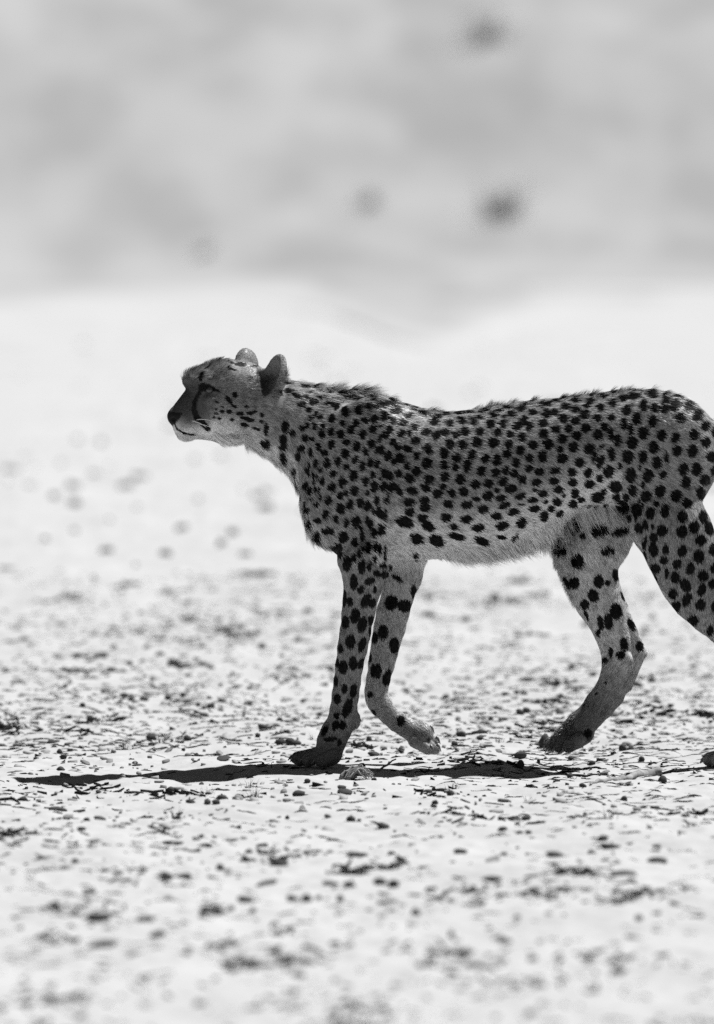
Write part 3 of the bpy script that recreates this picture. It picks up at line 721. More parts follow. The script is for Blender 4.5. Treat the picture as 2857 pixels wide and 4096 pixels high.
lift *= 1 + 0.5 * noise(root[:, 0] / 0.015, root[:, 1] / 0.015, root[:, 2] / 0.015, 50)
# clumps: tips lean towards the middle of a small tuft
cs = 0.011
cell = np.floor(root / cs + 0.35 * np.stack([noise(root[:, 0] / 0.02, root[:, 1] / 0.02, root[:, 2] / 0.02, 60 + c) for c in range(3)], -1))
cj = (cell + 0.2 + 0.6 * np.stack([hash3(cell[:, 0], cell[:, 1], cell[:, 2], 70 + c) for c in range(3)], -1)) * cs
dc = cj - root; dc -= nrm * (dc * nrm).sum(1)[:, None]
clump = np.clip((L - 0.011) / 0.014, 0.05, 1) * 0.7
NP = 4
pts = np.zeros((NH_, NP, 3)); pts[:, 0] = root - nrm * 0.0002
dirv = fl * np.cos(lift)[:, None] + nrm * np.sin(lift)[:, None]
for k in range(1, NP):
    t = k / (NP - 1)
    la = lift * (1 - droop * (t - 0.17))
    d = fl * np.cos(la)[:, None] + nrm * np.sin(la)[:, None]
    pts[:, k] = pts[:, k - 1] + d * (L / (NP - 1))[:, None] + dc * (clump * (t ** 2 - ((k - 1) / (NP - 1)) ** 2))[:, None]
mx, my = project(pts[:, 2])
hm = spot_field(mx * 0.5 + hx * 0.5, my * 0.5 + hy * 0.5) + rng.normal(0, 0.07, NH_)
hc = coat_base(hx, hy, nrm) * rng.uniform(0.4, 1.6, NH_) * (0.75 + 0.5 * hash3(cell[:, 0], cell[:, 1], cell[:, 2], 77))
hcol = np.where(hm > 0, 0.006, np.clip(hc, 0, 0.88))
rb = np.where(tn[ti, 1] > 0.35, 0.0006, 0.00042) * np.where((hx < 1150) & (hy < 1770), 0.75, 1.0) * np.where((hx < 860) & (hy < 1770), 0.75, 1.0)
tg = pts[:, 3] - pts[:, 0]; tg /= np.linalg.norm(tg, axis=1)[:, None] + 1e-9
wd = np.cross(tg, nrm); wd /= np.linalg.norm(wd, axis=1)[:, None] + 1e-9
ro = rng.normal(0, 0.22, NH_)
up_ = np.cross(wd, tg)
wd = wd * np.cos(ro)[:, None] + up_ * np.sin(ro)[:, None]      # each hair is a thin blade lying on the coat, a little twisted
w_ = wd * rb[:, None]
FV = np.stack([pts[:, 0] - w_, pts[:, 0] + w_, pts[:, 1] - w_, pts[:, 1] + w_, pts[:, 2] - w_ * 0.8, pts[:, 2] + w_ * 0.8, pts[:, 3]], 1)
b7 = (np.arange(NH_) * 7)[:, None]
FT = np.stack([np.concatenate([b7 + a, b7 + b, b7 + c], 1) for a, b, c in ((0, 1, 3), (0, 3, 2), (2, 3, 5), (2, 5, 4), (4, 5, 6))], 1).reshape(-1, 3)
cu = mesh_np('fur', FV.reshape(-1, 3), FT, smooth=True)
ca = cu.attributes.new('hcol', 'FLOAT', 'POINT'); ca.data.foreach_set('value', np.repeat(hcol, 7).astype(np.float32))
m_fur, fnt2, fb2 = mat('cheetah_fur', 0.3, 0.40, 0.6)
ha = fnt2.nodes.new('ShaderNodeAttribute'); ha.attribute_name = 'hcol'
fnt2.links.new(ha.outputs['Fac'], fb2.inputs['Base Color'])
sm = fnt2.nodes.new('ShaderNodeMath'); sm.operation = 'MULTIPLY_ADD'; sm.inputs[1].default_value = 1.8; sm.inputs[2].default_value = 0.08; sm.use_clamp = True
fnt2.links.new(ha.outputs['Fac'], sm.inputs[0]); fnt2.links.new(sm.outputs[0], fb2.inputs['Specular IOR Level'])
tr_ = fnt2.nodes.new('ShaderNodeBsdfTranslucent'); fnt2.links.new(ha.outputs['Fac'], tr_.inputs['Color'])
mxs = fnt2.nodes.new('ShaderNodeMixShader'); mxs.inputs[0].default_value = 0.35
fnt2.links.new(fb2.outputs[0], mxs.inputs[1]); fnt2.links.new(tr_.outputs[0], mxs.inputs[2])
fnt2.links.new(mxs.outputs[0], fnt2.nodes['Material Output'].inputs['Surface'])
fur = add_obj('fur', cu, m_fur, parent=cheetah)
print('hairs', NH_, 'body verts', len(BV))

# eyes, whiskers, claws
m_eye, _, eb = mat('eye', 0.05, 0.08, 0.6)
m_whisk, _, _ = mat('whisker', 0.85, 0.5, 0.3)
m_claw, _, _ = mat('claw', 0.16, 0.35, 0.4)
def uvsphere(r, seg=16, rings=10, sc=(1, 1, 1)):
    V = []; F = []
    for i in range(rings + 1):
        th = math.pi * i / rings
        for j in range(seg):
            ph = 2 * math.pi * j / seg
            V.append((r * sc[0] * math.sin(th) * math.cos(ph), r * sc[1] * math.sin(th) * math.sin(ph), r * sc[2] * math.cos(th)))
    for i in range(rings):
        for j in range(seg):
            F.append((i * seg + j, (i + 1) * seg + j, (i + 1) * seg + (j + 1) % seg, i * seg + (j + 1) % seg))
    return V, F
eyeme = pymesh('eye', *uvsphere(0.0075))
for i, sgn in enumerate((-1, 1)):
    e = add_obj('eye', eyeme if i else eyeme, None, parent=cheetah)
    if not i: eyeme.materials.append(m_eye)
    e.location = H(818, 1555, sgn * 66)
for i, (x0, y0, x1, y1, sag) in enumerate([(790, 1672, 865, 1682, -6), (795, 1688, 850, 1704, -3), (785, 1702, 838, 1722, -3), (772, 1676, 828, 1700, -4), (765, 1698, 808, 1728, 3), (780, 1710, 820, 1735, 2)]):
    pts_ = []
    for k in range(6):
        t = k / 5
        pts_.append(H(x0 + (x1 - x0) * t, y0 + (y1 - y0) * t + sag * 4 * t * (1 - t), -60 - 34 * t, True))
    add_obj('whisker', pymesh('whisker', *tube(pts_, np.linspace(0.0008, 0.0004, 6), 5)), m_whisk, parent=cheetah)
m_pad, _, _ = mat('paw_pad', 0.03, 0.6, 0.2)
for (x, y, Y, rx, ry, rz) in [(2352, 2948, YH - 0.004, 20, 26, 22), (1708, 2955, YF - 0.002, 18, 30, 20), (1730, 2985, YF, 14, 26, 16), (1706, 2930, YF + 0.006, 14, 22, 15)]:
    V, F = uvsphere(1.0, 14, 8, (rx * M_PX, ry * M_PX, rz * M_PX))
    o = add_obj('paw_pad', pymesh('paw_pad', V, F), m_pad, parent=cheetah); o.location = P(x, y, Y)
def claw(x0, y0, x1, y1, Y, r=7):
    a = P(x0, y0, Y); b = P(x1, y1, Y); m_ = (a + b) / 2 + np.array([0, 0, 4 * M_PX])
    add_obj('claw', pymesh('claw', *tube([a, m_, b], np.array([r, r * 0.75, 1.2]) * M_PX, 7)), m_claw, parent=cheetah)
for lat, x, y in [(-50, 1260, 3050), (-26, 1210, 3046), (2, 1174, 3042), (30, 1166, 3036)]:
    claw(x + 6, y - 12, x - 14, y + 6, YN + lat * M_PX)
for lat, x, y in [(34, 1728, 2912), (12, 1752, 2955), (-12, 1755, 2985), (-34, 1728, 2990)]:
    claw(x - 6, y - 10, x + 10, y + 22, YF + lat * M_PX)
for lat, x, y in [(-48, 2254, 2992), (-24, 2216, 2992), (4, 2188, 2990), (30, 2180, 2982)]:
    claw(x + 8, y - 8, x - 8, y + 22, YH + lat * M_PX)
for lat, x, y in [(-38, 2840, 3048), (-13, 2814, 3046), (14, 2812, 3042), (38, 2836, 3046)]:
    claw(x + 6, y - 10, x - 12, y + 8, YJ + lat * M_PX)

# ------------------------------------------------------------------ stones
def rock_mesh(seed, sub=2, rough=0.28):
    import bmesh
    bm = bmesh.new(); bmesh.ops.create_icosphere(bm, subdivisions=sub, radius=1)
    for v in bm.verts:
        p = np.array(v.co); 
        n_ = noise(p[0] * 1.1 + seed * 9.1, p[1] * 1.1, p[2] * 1.1, seed) + 0.45 * noise(p[0] * 2.7, p[1] * 2.7 + seed, p[2] * 2.7, seed + 1)
        v.co = v.co * (1 + rough * float(n_))
    for k in range(4):     # a few flat faces
        d = Vector(np.random.default_rng(seed * 5 + k).normal(size=3)).normalized()
        for v in bm.verts:
            e = v.co.dot(d) - 0.78
            if e > 0: v.co -= d * e
    me = bpy.data.meshes.new('stone'); bm.to_mesh(me); bm.free()
    for p in me.polygons: p.use_smooth = True
    return me
ROCKS = [rock_mesh(s_) for s_ in range(10)]
ROCKS2 = []
for k, r_ in enumerate(ROCKS):
    r_.materials.append(m_stone)
    c = r_.copy(); c.materials.clear(); c.materials.append(m_stone2); ROCKS2.append(c)
STONES = []
def stones(ox, oy, sc, rows):
    for r in rows:
        rx = r[2]; ry = r[3] if len(r) > 3 else r[2] * 0.8
        STONES.append((ox + r[0] / sc, oy + r[1] / sc, rx / sc, ry / sc))
stones(150, 2500, 1.601, [(705,118,14),(590,240,14),(280,293,10),(208,350,16),(175,410,18,10),(290,548,16),(340,592,24,20),(730,672,28,22),(840,485,18),(930,463,16),(955,513,22,12),(1030,530,15),(1110,535,22,14),(1100,478,18,12),(1070,597,22,12),
 (1115,620,14,9),(1010,635,12),(980,636,9),(168,805,20,17),(140,780,18,14),(278,712,18,13),(855,1032,22,14),(1050,980,14,10),(390,1038,20,10),(1185,1095,28,18),(1285,1098,26,16),(980,1112,22,12),(1410,710,16,14),(1440,668,26,14),(1550,615,18,12),
 (1545,275,14,12),(1358,425,14,8),(1500,775,10),(625,840,18,8),(640,858,24,7),(540,878,12,7),(715,785,18,8),(735,725,22,9),(935,775,12,9),(1018,820,13,12),(965,822,18,12),(960,715,22,14),(560,480,34,12),(605,495,20,8),(680,498,24,12),(500,485,16,8),
 (420,465,12,8),(1350,520,26,12),(1190,860,40,10),(90,725,22,10),(125,722,16,9),(690,310,16,8),(965,318,20,9)])
stones(150, 2900, 1.2315, [(655,300,18,10),(810,260,10),(755,365,18,10),(838,375,18,13),(880,375,18,13),(910,350,20,13),(990,350,18,12),(1285,325,24,16),(1330,268,14,9),(1500,300,18,9),(1515,325,34,12),(160,472,16,8),(243,455,14,8),(308,460,26,9),(217,530,20,9),
 (690,465,16,12),(1230,428,10),(1432,433,13,11),(1547,458,16,13),(1585,452,10,6),(1330,622,20,14),(1040,612,18,10),(1025,655,20,14),(900,685,20,13),(1442,605,14,9),(635,772,32,12),(325,728,14,8),(255,822,30,10),(1110,570,22,7),(820,577,10,7),
 (590,1020,44,10),(310,1065,50,15),(735,1157,16,12),(465,1162,20,8),(1290,1222,26,14),(55,1010,12),(100,380,40,9),(1245,85,22,18),(1275,95,18,10),(300,960,50,18),(530,965,40,12),(830,915,26,16),(890,918,24,16),(955,905,14,12),(1060,908,14,16),
 (1255,845,26,14),(1325,855,22,18),(1385,843,14,12),(1490,848,14,16),(1130,775,44,8),(1025,795,28,8),(1020,845,32,10),(1455,735,30,8),(1450,785,34,9),(660,570,50,8),(705,760,24,8),(1190,690,40,14),(1570,615,50,14)])
stones(1400, 2900, 1.2315, [(95,65,16,12),(515,93,13,11),(550,60,18,12),(640,78,14,8),(255,112,12,8),(118,140,22,11),(840,145,28,18),(930,170,7,10),(1345,100,18,14),(1365,65,20,10),(1385,85,12,12),(1438,150,17,12),(1195,172,14,10),(840,195,16,18),(1540,262,18,16),
 (1350,37,11,7),(120,265,12,8),(390,312,16,8),(495,332,15,12),(420,388,14,10),(165,487,26,12),(5,458,18,12),(813,430,28,11),(868,428,22,9),(745,437,14,9),(825,470,11,9),(835,538,15,10),(878,538,13,9),(1160,433,11,7),(1195,438,17,7),(447,545,12,7),
 (1245,590,24,14),(1285,625,44,14),(1190,640,14,10),(755,645,18,8),(1520,680,44,18),(1355,755,58,9),(912,818,24,12),(1485,845,16,10),(1048,760,28,8),(1425,955,20,14),(940,1053,18,10),(825,942,14,10),(498,1020,12,14),(1285,1165,16,8),(250,667,22,6),
 (1010,668,44,12),(350,1180,16,20),(325,915,22,15),(208,618,12,9),(150,785,30,16),(215,795,26,18),(630,890,44,10),(700,770,44,9),(590,815,30,8),(1400,1070,36,10),(770,1040,36,12),(560,1090,36,10)])
stones(1600, 2700, 1.4555, [(1125,12,18,10),(735,218,22,18),(697,238,18,15),(635,303,15,12),(292,266,12,8),(530,260,12,9),(1243,228,26,16),(1380,65,32,15),(1465,52,22,12),(928,220,20,22),(938,143,12,11),(360,362,22,14),(315,400,15,12),(465,382,16,8),(1308,337,14,9),
 (1500,180,20,13),(475,337,13,6),(762,340,13,7),(35,80,20,8),(110,78,28,7),(740,35,40,9),(895,78,12,8),(990,78,18,7),(615,135,18,8),(680,130,16,7)])
stones(150, 1600, 1.4555, [(745,890,28,14),(1070,830,22,18),(845,728,30,16),(1215,893,32,16),(640,1418,16,12),(535,1527,16,12),(875,1205,12,12),(768,1128,20,12),(495,1132,18,12),(1135,770,24,14),(610,1498,14,8),(770,1335,24,10),(875,1162,14,10),(1415,1238,18,10),
 (120,1158,20,10),(1045,1360,12,9),(1110,1415,12,10),(215,605,26,16),(100,570,22,14),(810,1160,14,9),(605,1238,16,9),(1135,1270,16,8),(1590,1355,14,9),(1515,1395,20,12),(1440,1430,14,8),(360,1472,44,9),(780,1497,26,7),(925,1503,14,8),(1425,1490,20,7)])
TALL = (1400 + 960 / 1.2315, 2900 + 75 / 1.2315, 20, 27)
n_st = 0
def put_stone(px, py, rx, ry, label, group, light=None):
    global n_st
    g = ground_at(px, py + 0.75 * ry)
    dist = np.linalg.norm(g - CPOS)
    sx_, sz_ = rx * dist / F_PX, ry * dist / F_PX
    k = n_st % 10; pale = (rng.random() < 0.18) if light is None else light
    o = add_obj('stone', (ROCKS2 if pale else ROCKS)[k], None, label=label, cat='stone', group=group)
    dpt = sx_ * rng.uniform(0.8, 1.1)
    sx_ *= 1.22; sz_ *= 1.3; dpt *= 1.2
    o.scale = (sx_ * 1.1, dpt, sz_ * 1.1)
    o.location = (g[0], g[1] + dpt * 0.3, float(gh(g[0], g[1] + dpt * 0.3)) + sz_ * 0.55)
    o.rotation_euler = (rng.normal(0, 0.15), rng.normal(0, 0.15), rng.uniform(0, 6.28))
    n_st += 1
    return o
SPECIAL = {}
def special(ox, oy, sc, x, y, label, group=None): SPECIAL[(round(ox + x / sc), round(oy + y / sc))] = (label, group)
for x, y in ((838, 375), (880, 375), (910, 350)): special(150, 2900, 1.2315, x, y, 'one of three dark round stones huddled together on the pan', 'three huddled stones')
for x, y in ((813, 430), (868, 428)): special(1400, 2900, 1.2315, x, y, 'one of two flat dark stones lying end to end on the pan', 'two flat stones end to end')
for x, y in ((735, 218), (697, 238)): special(1600, 2700, 1.4555, x, y, 'one of two dark stones leaning together between the lifted forepaw and hind leg', 'two stones leaning together')
special(150, 2500, 1.601, 730, 672, 'largest round dark stone, with small grass tufts beside it')
special(1400, 2900, 1.2315, 1540, 262, 'dark block shaped stone at the thick end of the pale branch')
special(1400, 2900, 1.2315, 840, 195, 'dark stone standing in the cheetah shadow below the belly')
special(150, 2900, 1.2315, 1245, 85, 'dark round stone on the ground just behind the planted forepaw')
special(1400, 2900, 1.2315, 1355, 755, 'long low dark slab, the widest stone on the near part of the pan')
def any_stone(x, y, rx, ry):
    sp = SPECIAL.get((round(x), round(y)))
    if sp: return put_stone(x, y, rx, ry, sp[0], sp[1], False)
    if ry < 0.48 * rx: put_stone(x, y, rx, ry, 'flat dark slab of stone lying on the pale flaky ground', 'flat stones scattered over the pan', False)
    elif rng.random() < 0.16: put_stone(x, y, rx, ry, 'light grey stone lying loose on the pale flaky ground', 'light grey stones scattered over the pan', True)
    else: put_stone(x, y, rx, ry, 'small dark rounded stone lying loose on the pale flaky ground', 'dark round stones scattered over the pan', False)
for st in STONES: any_stone(*st)
put_stone(*TALL, 'upright dark knobbly stone standing just behind the reaching hind paw', None, False)
tgt = 300
while n_st < tgt:
    x, y = rng.uniform(20, 2840), rng.uniform(1700, 4070)
    r = rng.uniform(7, 15)
    any_stone(x, y, r * rng.uniform(0.9, 1.8), r * 0.75)

# ------------------------------------------------------------------ crust flakes, clods and litter: too many to count
def scatter_prisms(name, n, area, hmin, hmax, rmin, rmax, seed, tilt, material, clus=0.5, litter=False, at=None):
    g = np.random.default_rng(seed)
    x0, x1, y0, y1 = area
    x = g.uniform(x0, x1, n * 3); y = g.uniform(y0, y1, n * 3)
    c = 0.5 + 0.5 * (0.6 * noise(x / 0.45, y / 0.9, 0, seed) + 0.4 * noise(x / 0.14, y / 0.3, 2, seed + 1))
    dens = 0.22 + 0.78 * np.exp(-((y - 0.3) / np.where(y > 0.3, 2.0, 1.3)) ** 2)
    if y0 > 5: dens = np.clip(1.1 - (y - 6) / 12, 0.15, 1)
    keep = g.random(n * 3) < np.clip((c - clus) * 2.6 + 0.42, 0.08, 1) * dens
    x, y = x[keep][:n], y[keep][:n]
    if at is not None: x, y = at
    n = len(x); K = 6
    ang = np.arange(K) * 2 * np.pi / K + g.uniform(0, 6.28, n)[:, None] + g.normal(0, 0.25, (n, K))
    rr = np.exp(g.uniform(np.log(rmin), np.log(rmax), n))
    rad = rr[:, None] * g.uniform(0.55, 1.2, (n, K))
    asp = g.uniform(0.45, 1.0, n)[:, None] if not litter else g.uniform(0.08, 0.22, n)[:, None]
    th = g.uniform(0, 6.28, n)[:, None] if not litter else g.normal(0, 0.7, n)[:, None]
    lx = np.cos(ang) * rad; ly = np.sin(ang) * rad * asp
    px_ = lx * np.cos(th) - ly * np.sin(th); py_ = lx * np.sin(th) + ly * np.cos(th)
    h = np.exp(g.uniform(np.log(hmin), np.log(hmax), n)); tx = np.clip(g.normal(0, tilt, n), -0.4, 0.4); ty = np.clip(g.normal(tilt * 0.6, tilt, n), -0.4, 0.4)
    z0 = gh(x, y)
    zt = z0[:, None] + h[:, None] + tx[:, None] * px_ + ty[:, None] * py_
    zb = np.minimum(zt - 0.6 * h[:, None] - 0.001, zt - 0.0015) if tilt > 0.2 else np.full((n, K), 0.0) + z0[:, None] - 0.004
    low = np.stack([x[:, None] + px_ * 1.02, y[:, None] + py_ * 1.02, zb], -1)
    up = np.stack([x[:, None] + px_ * 0.96, y[:, None] + py_ * 0.96, zt], -1)
    V = np.concatenate([low, up], 1)            # n, 12, 3
    b = (np.arange(n) * 12)[:, None]
    F = []
    for i in range(K):
        j = (i + 1) % K
        F.append(np.concatenate([b + i, b + j, b + K + j, b + K + i], 1))
    F.append(np.concatenate([b + 6, b + 7, b + 8, b + 9], 1)); F.append(np.concatenate([b + 6, b + 9, b + 10, b + 11], 1))
    F.append(np.concatenate([b + 3, b + 2, b + 1, b + 0], 1)); F.append(np.concatenate([b + 5, b + 4, b + 3, b + 0], 1))
    F = np.stack(F, 1).reshape(-1, 4)
    return mesh_np(name, V.reshape(-1, 3), F, smooth=False)
near = (-3.0, 3.0, -4.9, 6.0); far = (-5, 5, 6.0, 22.0)
add_obj('soil_flakes', scatter_prisms('soil_flakes', 8000, near, 0.001, 0.005, 0.003, 0.014, 101, 0.10, m_flake), m_flake, kind='stuff', label='thin flakes of dried crust covering the pan', cat='soil crust')
add_obj('curled_crust', scatter_prisms('curled_crust', 3300, near, 0.002, 0.006, 0.004, 0.018, 103, 0.30, m_flake), m_flake, kind='stuff', label='curled chips of dry crust lifting from the pan', cat='soil crust')
add_obj('plant_litter', scatter_prisms('plant_litter', 8000, near, 0.001, 0.004, 0.003, 0.018, 105, 0.2, m_dark, litter=True), m_dark, kind='stuff', label='dark bits of dead plant litter strewn over the pan', cat='litter')
add_obj('distant_clods', scatter_prisms('distant_clods', 1100, far, 0.004, 0.016, 0.008, 0.04, 107, 0.12, m_flake, 0.6), m_flake, kind='stuff', label='small clods on the far part of the pan', cat='soil clods')
def litter_clusters(nc, area, seed):
    g = np.random.default_rng(seed); x0, x1, y0, y1 = area; xs_, ys_ = [], []
    for _ in range(nc):
        cx, cy = g.uniform(x0, x1), g.uniform(y0, y1); n = int(g.uniform(8, 45)); sp = g.uniform(0.012, 0.05)
        xs_.append(g.normal(cx, sp, n)); ys_.append(g.normal(cy, sp * 1.8, n))
    return np.concatenate(xs_), np.concatenate(ys_)
CLUS = litter_clusters(330, near, 131)
add_obj('litter_patches', scatter_prisms('litter_patches', 0, near, 0.0015, 0.008, 0.004, 0.02, 133, 0.3, m_dark, litter=True, at=CLUS), m_dark, kind='stuff', label='loose dark patches of dead plant matter on the pan', cat='litter')
def crust_edges(n, area, seed):
    g = np.random.default_rng(seed); x0, x1, y0, y1 = area
    x = g.uniform(x0, x1, n * 4); y = g.uniform(y0, y1, n * 4)
    c = 0.5 + 0.5 * (0.6 * noise(x / 0.5, y / 1.0, 0, seed) + 0.4 * noise(x / 0.12, y / 0.3, 2, seed + 1))
    dens = 0.25 + 0.75 * np.exp(-((y - 0.3) / np.where(y > 0.3, 2.2, 1.5)) ** 2)
    k = g.random(n * 4) < np.clip((c - 0.45) * 2.6 + 0.4, 0.08, 1) * dens
    x, y = x[k][:n], y[k][:n]; n = len(x); K = 8
    ln = np.exp(g.uniform(np.log(0.008), np.log(0.05), n)); t = np.linspace(-0.5, 0.5, K)
    th = g.normal(0, 0.5, n)[:, None]
    wob = np.cumsum(g.normal(0, 0.22, (n, K)), 1) * ln[:, None] * 0.35
    lx = t * ln[:, None]; X_ = x[:, None] + lx * np.cos(th) - wob * np.sin(th); Y_ = y[:, None] + lx * np.sin(th) + wob * np.cos(th)
    h = np.exp(g.uniform(np.log(0.0008), np.log(0.0042), n))[:, None] * np.sqrt(np.clip(1 - (2 * t) ** 2, 0, 1)) * g.uniform(0.5, 1.15, (n, K)) + 0.0002
    z0 = gh(X_, Y_); back = g.uniform(0.015, 0.06, n)[:, None] * g.uniform(0.7, 1.2, (n, K))
    A = np.stack([X_, Y_ + 0.4 * h, z0 - 0.002], -1); B = np.stack([X_, Y_ - 0.2 * h, z0 + h], -1); C = np.stack([X_, Y_ + back, gh(X_, Y_ + back) - 0.002], -1)
    V = np.stack([A, B, C], 1)           # n,3,K,3
    idx = np.arange(n * 3 * K).reshape(n, 3, K)
    fr = np.stack([idx[:, 0, :-1], idx[:, 0, 1:], idx[:, 1, 1:], idx[:, 1, :-1]], -1).reshape(-1, 4)
    tp_ = np.stack([idx[:, 1, :-1], idx[:, 1, 1:], idx[:, 2, 1:], idx[:, 2, :-1]], -1).reshape(-1, 4)
    me = mesh_np('crust_edges', V.reshape(-1, 3), np.concatenate([fr, tp_]), smooth=False)
    return me, len(fr)
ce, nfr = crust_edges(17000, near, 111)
ce.materials.append(m_ground); ce.materials.append(m_edge_shade)
mi = np.zeros(len(ce.polygons), np.int32); mi[:nfr] = 1; ce.polygons.foreach_set('material_index', mi)  # front faces take the painted shade, tops the soil
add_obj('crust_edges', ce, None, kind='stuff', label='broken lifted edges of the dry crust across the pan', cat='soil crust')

# ------------------------------------------------------------------ wood, roots, grass
def gpt(px, py, dz=0.0):
    g = ground_at(px, py); return np.array([g[0], g[1], float(gh(g[0], g[1])) + dz])
def wobble(a, b, n, amp, seed):
    g = np.random.default_rng(seed); t = np.linspace(0, 1, n)[:, None]
    return np.asarray(a) * (1 - t) + np.asarray(b) * t + g.normal(0, amp, (n, 3)) * np.array([1, 1, 0.5])
a_, b_ = gpt(2360, 3142), gpt(2640, 3090)
NB = 40
pl = wobble(a_, b_, NB, 0.0008, 3); tt = np.linspace(0, 1, NB)
for k in range(NB): pl[k, 1] += 0.05 * math.sin(3.1 * tt[k]) + 0.012 * math.sin(9 * tt[k]); pl[k, 2] = float(gh(pl[k, 0], pl[k, 1])) + 0.001 + 0.005 * tt[k] + 0.002 * math.sin(14 * tt[k])
rad = (0.0022 + 0.0075 * tt ** 0.8) * (1 + 0.22 * noise(tt * 17, 0.3, 0, 4) + 0.12 * noise(tt * 45, 0.7, 0, 5))
V, F = tube(pl, rad, 12)
V = [v + np.array([0, 0, 1]) * 0.0016 * float(noise(v[0] * 120, v[1] * 120, v[2] * 200, 8)) for v in V]
add_obj('fallen_branch', pymesh('fallen_branch', V, F), m_wood, label='pale weathered branch half sunk in the soil beyond the hind paw', cat='branch')
# curled root by the near fore paw
c0 = gpt(1432, 3108)
root_o = bpy.data.objects.new('curled_root', None); col.objects.link(root_o); root_o.location = c0
root_o['label'] = 'pale curled clump of dead root beside the planted forepaw'; root_o['category'] = 'root'
g = np.random.default_rng(12)
for k in range(22):
    ph = g.uniform(-0.4, 0.4); n = 10; u = np.linspace(0, 1, n)
    w0 = g.uniform(0.018, 0.030); hh = g.uniform(0.014, 0.032)
    q = np.stack([-w0 + 2 * w0 * u + g.normal(0, 0.004), g.uniform(-0.02, 0.02) + 0.014 * np.sin(u * 4 + ph * 6), 0.002 + hh * np.sin(np.pi * np.clip(u * g.uniform(0.8, 1.1), 0, 1)) * (0.6 + 0.4 * u)], -1)
    q += g.normal(0, 0.0016, q.shape); q[:, 2] = np.maximum(q[:, 2], 0.001)
    add_obj('root_strand', pymesh('root_strand', *tube(q, np.linspace(0.0026, 0.001, n) * g.uniform(0.5, 1.4), 6)), m_wood, parent=root_o)
def twig(px, py, length, ang, seed, label, fork=True, r=0.0025, m=None, group=None, rise=0.0):
    g = np.random.default_rng(seed); c = gpt(px, py)
    o = bpy.data.objects.new('twig', None); col.objects.link(o); o.location = c
    o['label'] = label; o['category'] = 'twig'
    if group: o['group'] = group
    d = np.array([math.cos(ang), math.sin(ang), 0.0])
    t = np.linspace(-0.5, 0.5, 7)[:, None]
    q = d * length * t + g.normal(0, length * 0.03, (7, 3)); q[:, 2] = np.abs(q[:, 2]) + r * 0.8 + rise * (t[:, 0] + 0.5) * length
    add_obj('stem', pymesh('stem', *tube(q, np.linspace(r, r * 0.5, 7), 6)), m or m_wood, parent=o)
    if fork:
        e = q[3] + np.linspace(0, 1, 4)[:, None] * (np.array([d[0] * 0.5 - d[1] * 0.6, d[1] * 0.5 + d[0] * 0.6, 0.35]) * length * 0.35)
        add_obj('side_shoot', pymesh('side_shoot', *tube(e, np.linspace(r * 0.7, r * 0.3, 4), 5)), m or m_wood, parent=o)
    return o
twig(1548, 3085, 0.045, 0.5, 5, 'pale forked twig at the edge of the cheetah shadow', True, 0.003, None, None, 0.5)
twig(1155, 3087, 0.030, 0.3, 6, 'tiny pale sprig in the shadow before the planted forepaw', True, 0.0018, None, None, 0.3)
for k in range(26):
    x, y = rng.uniform(40, 2820), rng.uniform(2640, 3420)
    twig(x, y, rng.uniform(0.02, 0.06), rng.normal(0, 0.7), 50 + k, 'thin dark dead twig lying on the pale flaky ground', k % 2 == 0, rng.uniform(0.001, 0.0022), m_dark, 'dark twigs scattered over the pan', rng.uniform(0, 0.25))
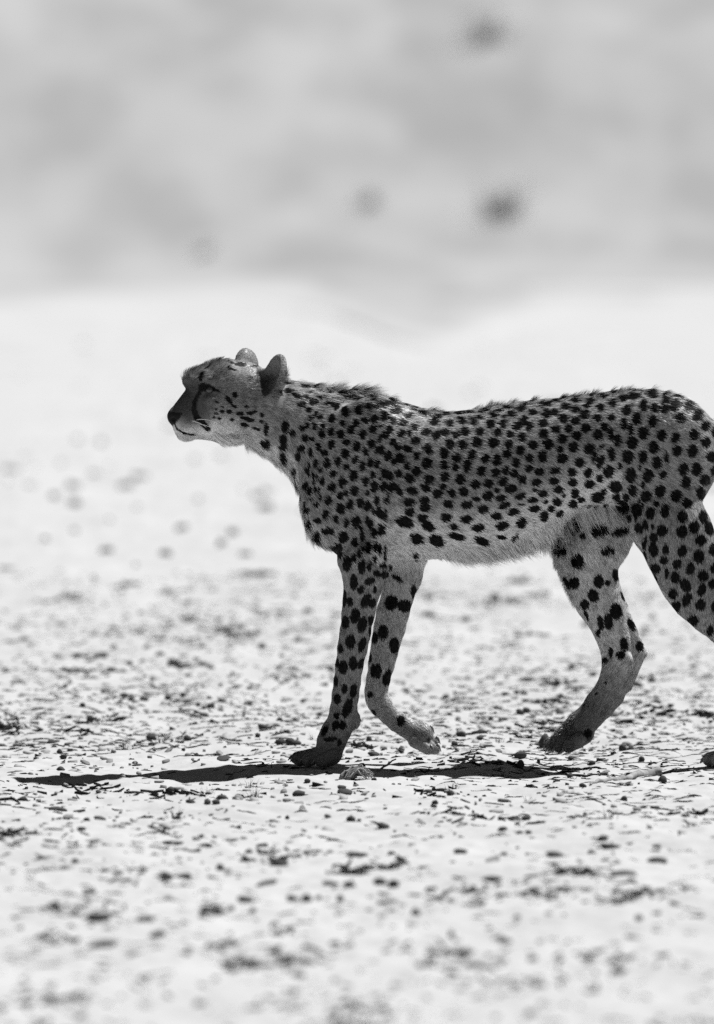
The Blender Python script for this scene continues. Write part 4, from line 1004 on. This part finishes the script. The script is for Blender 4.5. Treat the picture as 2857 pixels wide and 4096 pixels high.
def tuft(px, py, h, n, spread, seed, m, label, group, name='grass_tuft'):
    g = np.random.default_rng(seed); c = gpt(px, py)
    if name != 'grass_tuft':
        c = slope_point(px, py); c[2] += 0.0
    V = []; F = []
    for k in range(n):
        a = g.uniform(0, 6.28); ln = h * g.uniform(0.5, 1.1); le = g.uniform(0.2, 1.2); w0 = h * 0.035
        bx = np.array([math.cos(a), math.sin(a), 0]) * spread * g.uniform(0, 0.5)
        side = np.array([-math.sin(a), math.cos(a), 0])
        i0 = len(V)
        for t in (0, 0.45, 1.0):
            p = bx + np.array([math.cos(a), math.sin(a), 0]) * ln * le * t * t * 0.7 + np.array([0, 0, ln * (t - 0.25 * le * t * t)])
            ww = w0 * (1 - 0.85 * t)
            V += [p - side * ww, p + side * ww]
        F += [(i0, i0 + 1, i0 + 3, i0 + 2), (i0 + 2, i0 + 3, i0 + 5, i0 + 4)]
    o = add_obj(name, pymesh(name, V, F, False), m, label=label, cat='grass', group=group)
    o.location = c
    return o
for k, (x, y, h) in enumerate([(494, 2972, 0.03), (687, 2958, 0.022), (640, 2960, 0.02), (1810, 3136, 0.022), (1913, 2890, 0.02), (1998, 2970, 0.018), (2555, 2842, 0.026), (1019, 3180, 0.024), (835, 3180, 0.02), (2010, 3100, 0.016),
                               (2440, 3300, 0.03), (700, 3270, 0.028), (1250, 2960, 0.018), (1390, 2830, 0.014), (2590, 2640, 0.03), (300, 2790, 0.016), (1000, 3140, 0.022), (2120, 3190, 0.018)]):
    tuft(x, y, h, 16, h * 1.6, 300 + k, m_dark, 'small dark tuft of dead grass rooted in the pale pan', 'dead grass tufts on the pan')
TUSS = [(2000, 880, 0.26), (1950, 180, 0.24), (1480, 835, 0.13), (430, 660, 0.12), (180, 900, 0.15), (820, 1030, 0.10), (1160, 335, 0.12), (2500, 430, 0.11), (2610, 1120, 0.10), (930, 760, 0.12), (1450, 250, 0.11), (640, 200, 0.10), (2400, 820, 0.12), (1420, 1160, 0.10)]
TUSS = [TUSS[i] for i in (0, 1, 2, 5)]
for k, (x, y, h) in enumerate(TUSS):
    tuft(x, y, h, 40, h * 1.3, 400 + k, m_bush if k < 2 else m_paleg, ['largest dark grass tussock on the far blurred slope', 'dark grass tussock high up on the far blurred slope'][k] if k < 2 else 'small pale grey tussock of dry grass on the far blurred slope', None if k < 2 else 'small grass tussocks on the slope', 'grass_tussock')
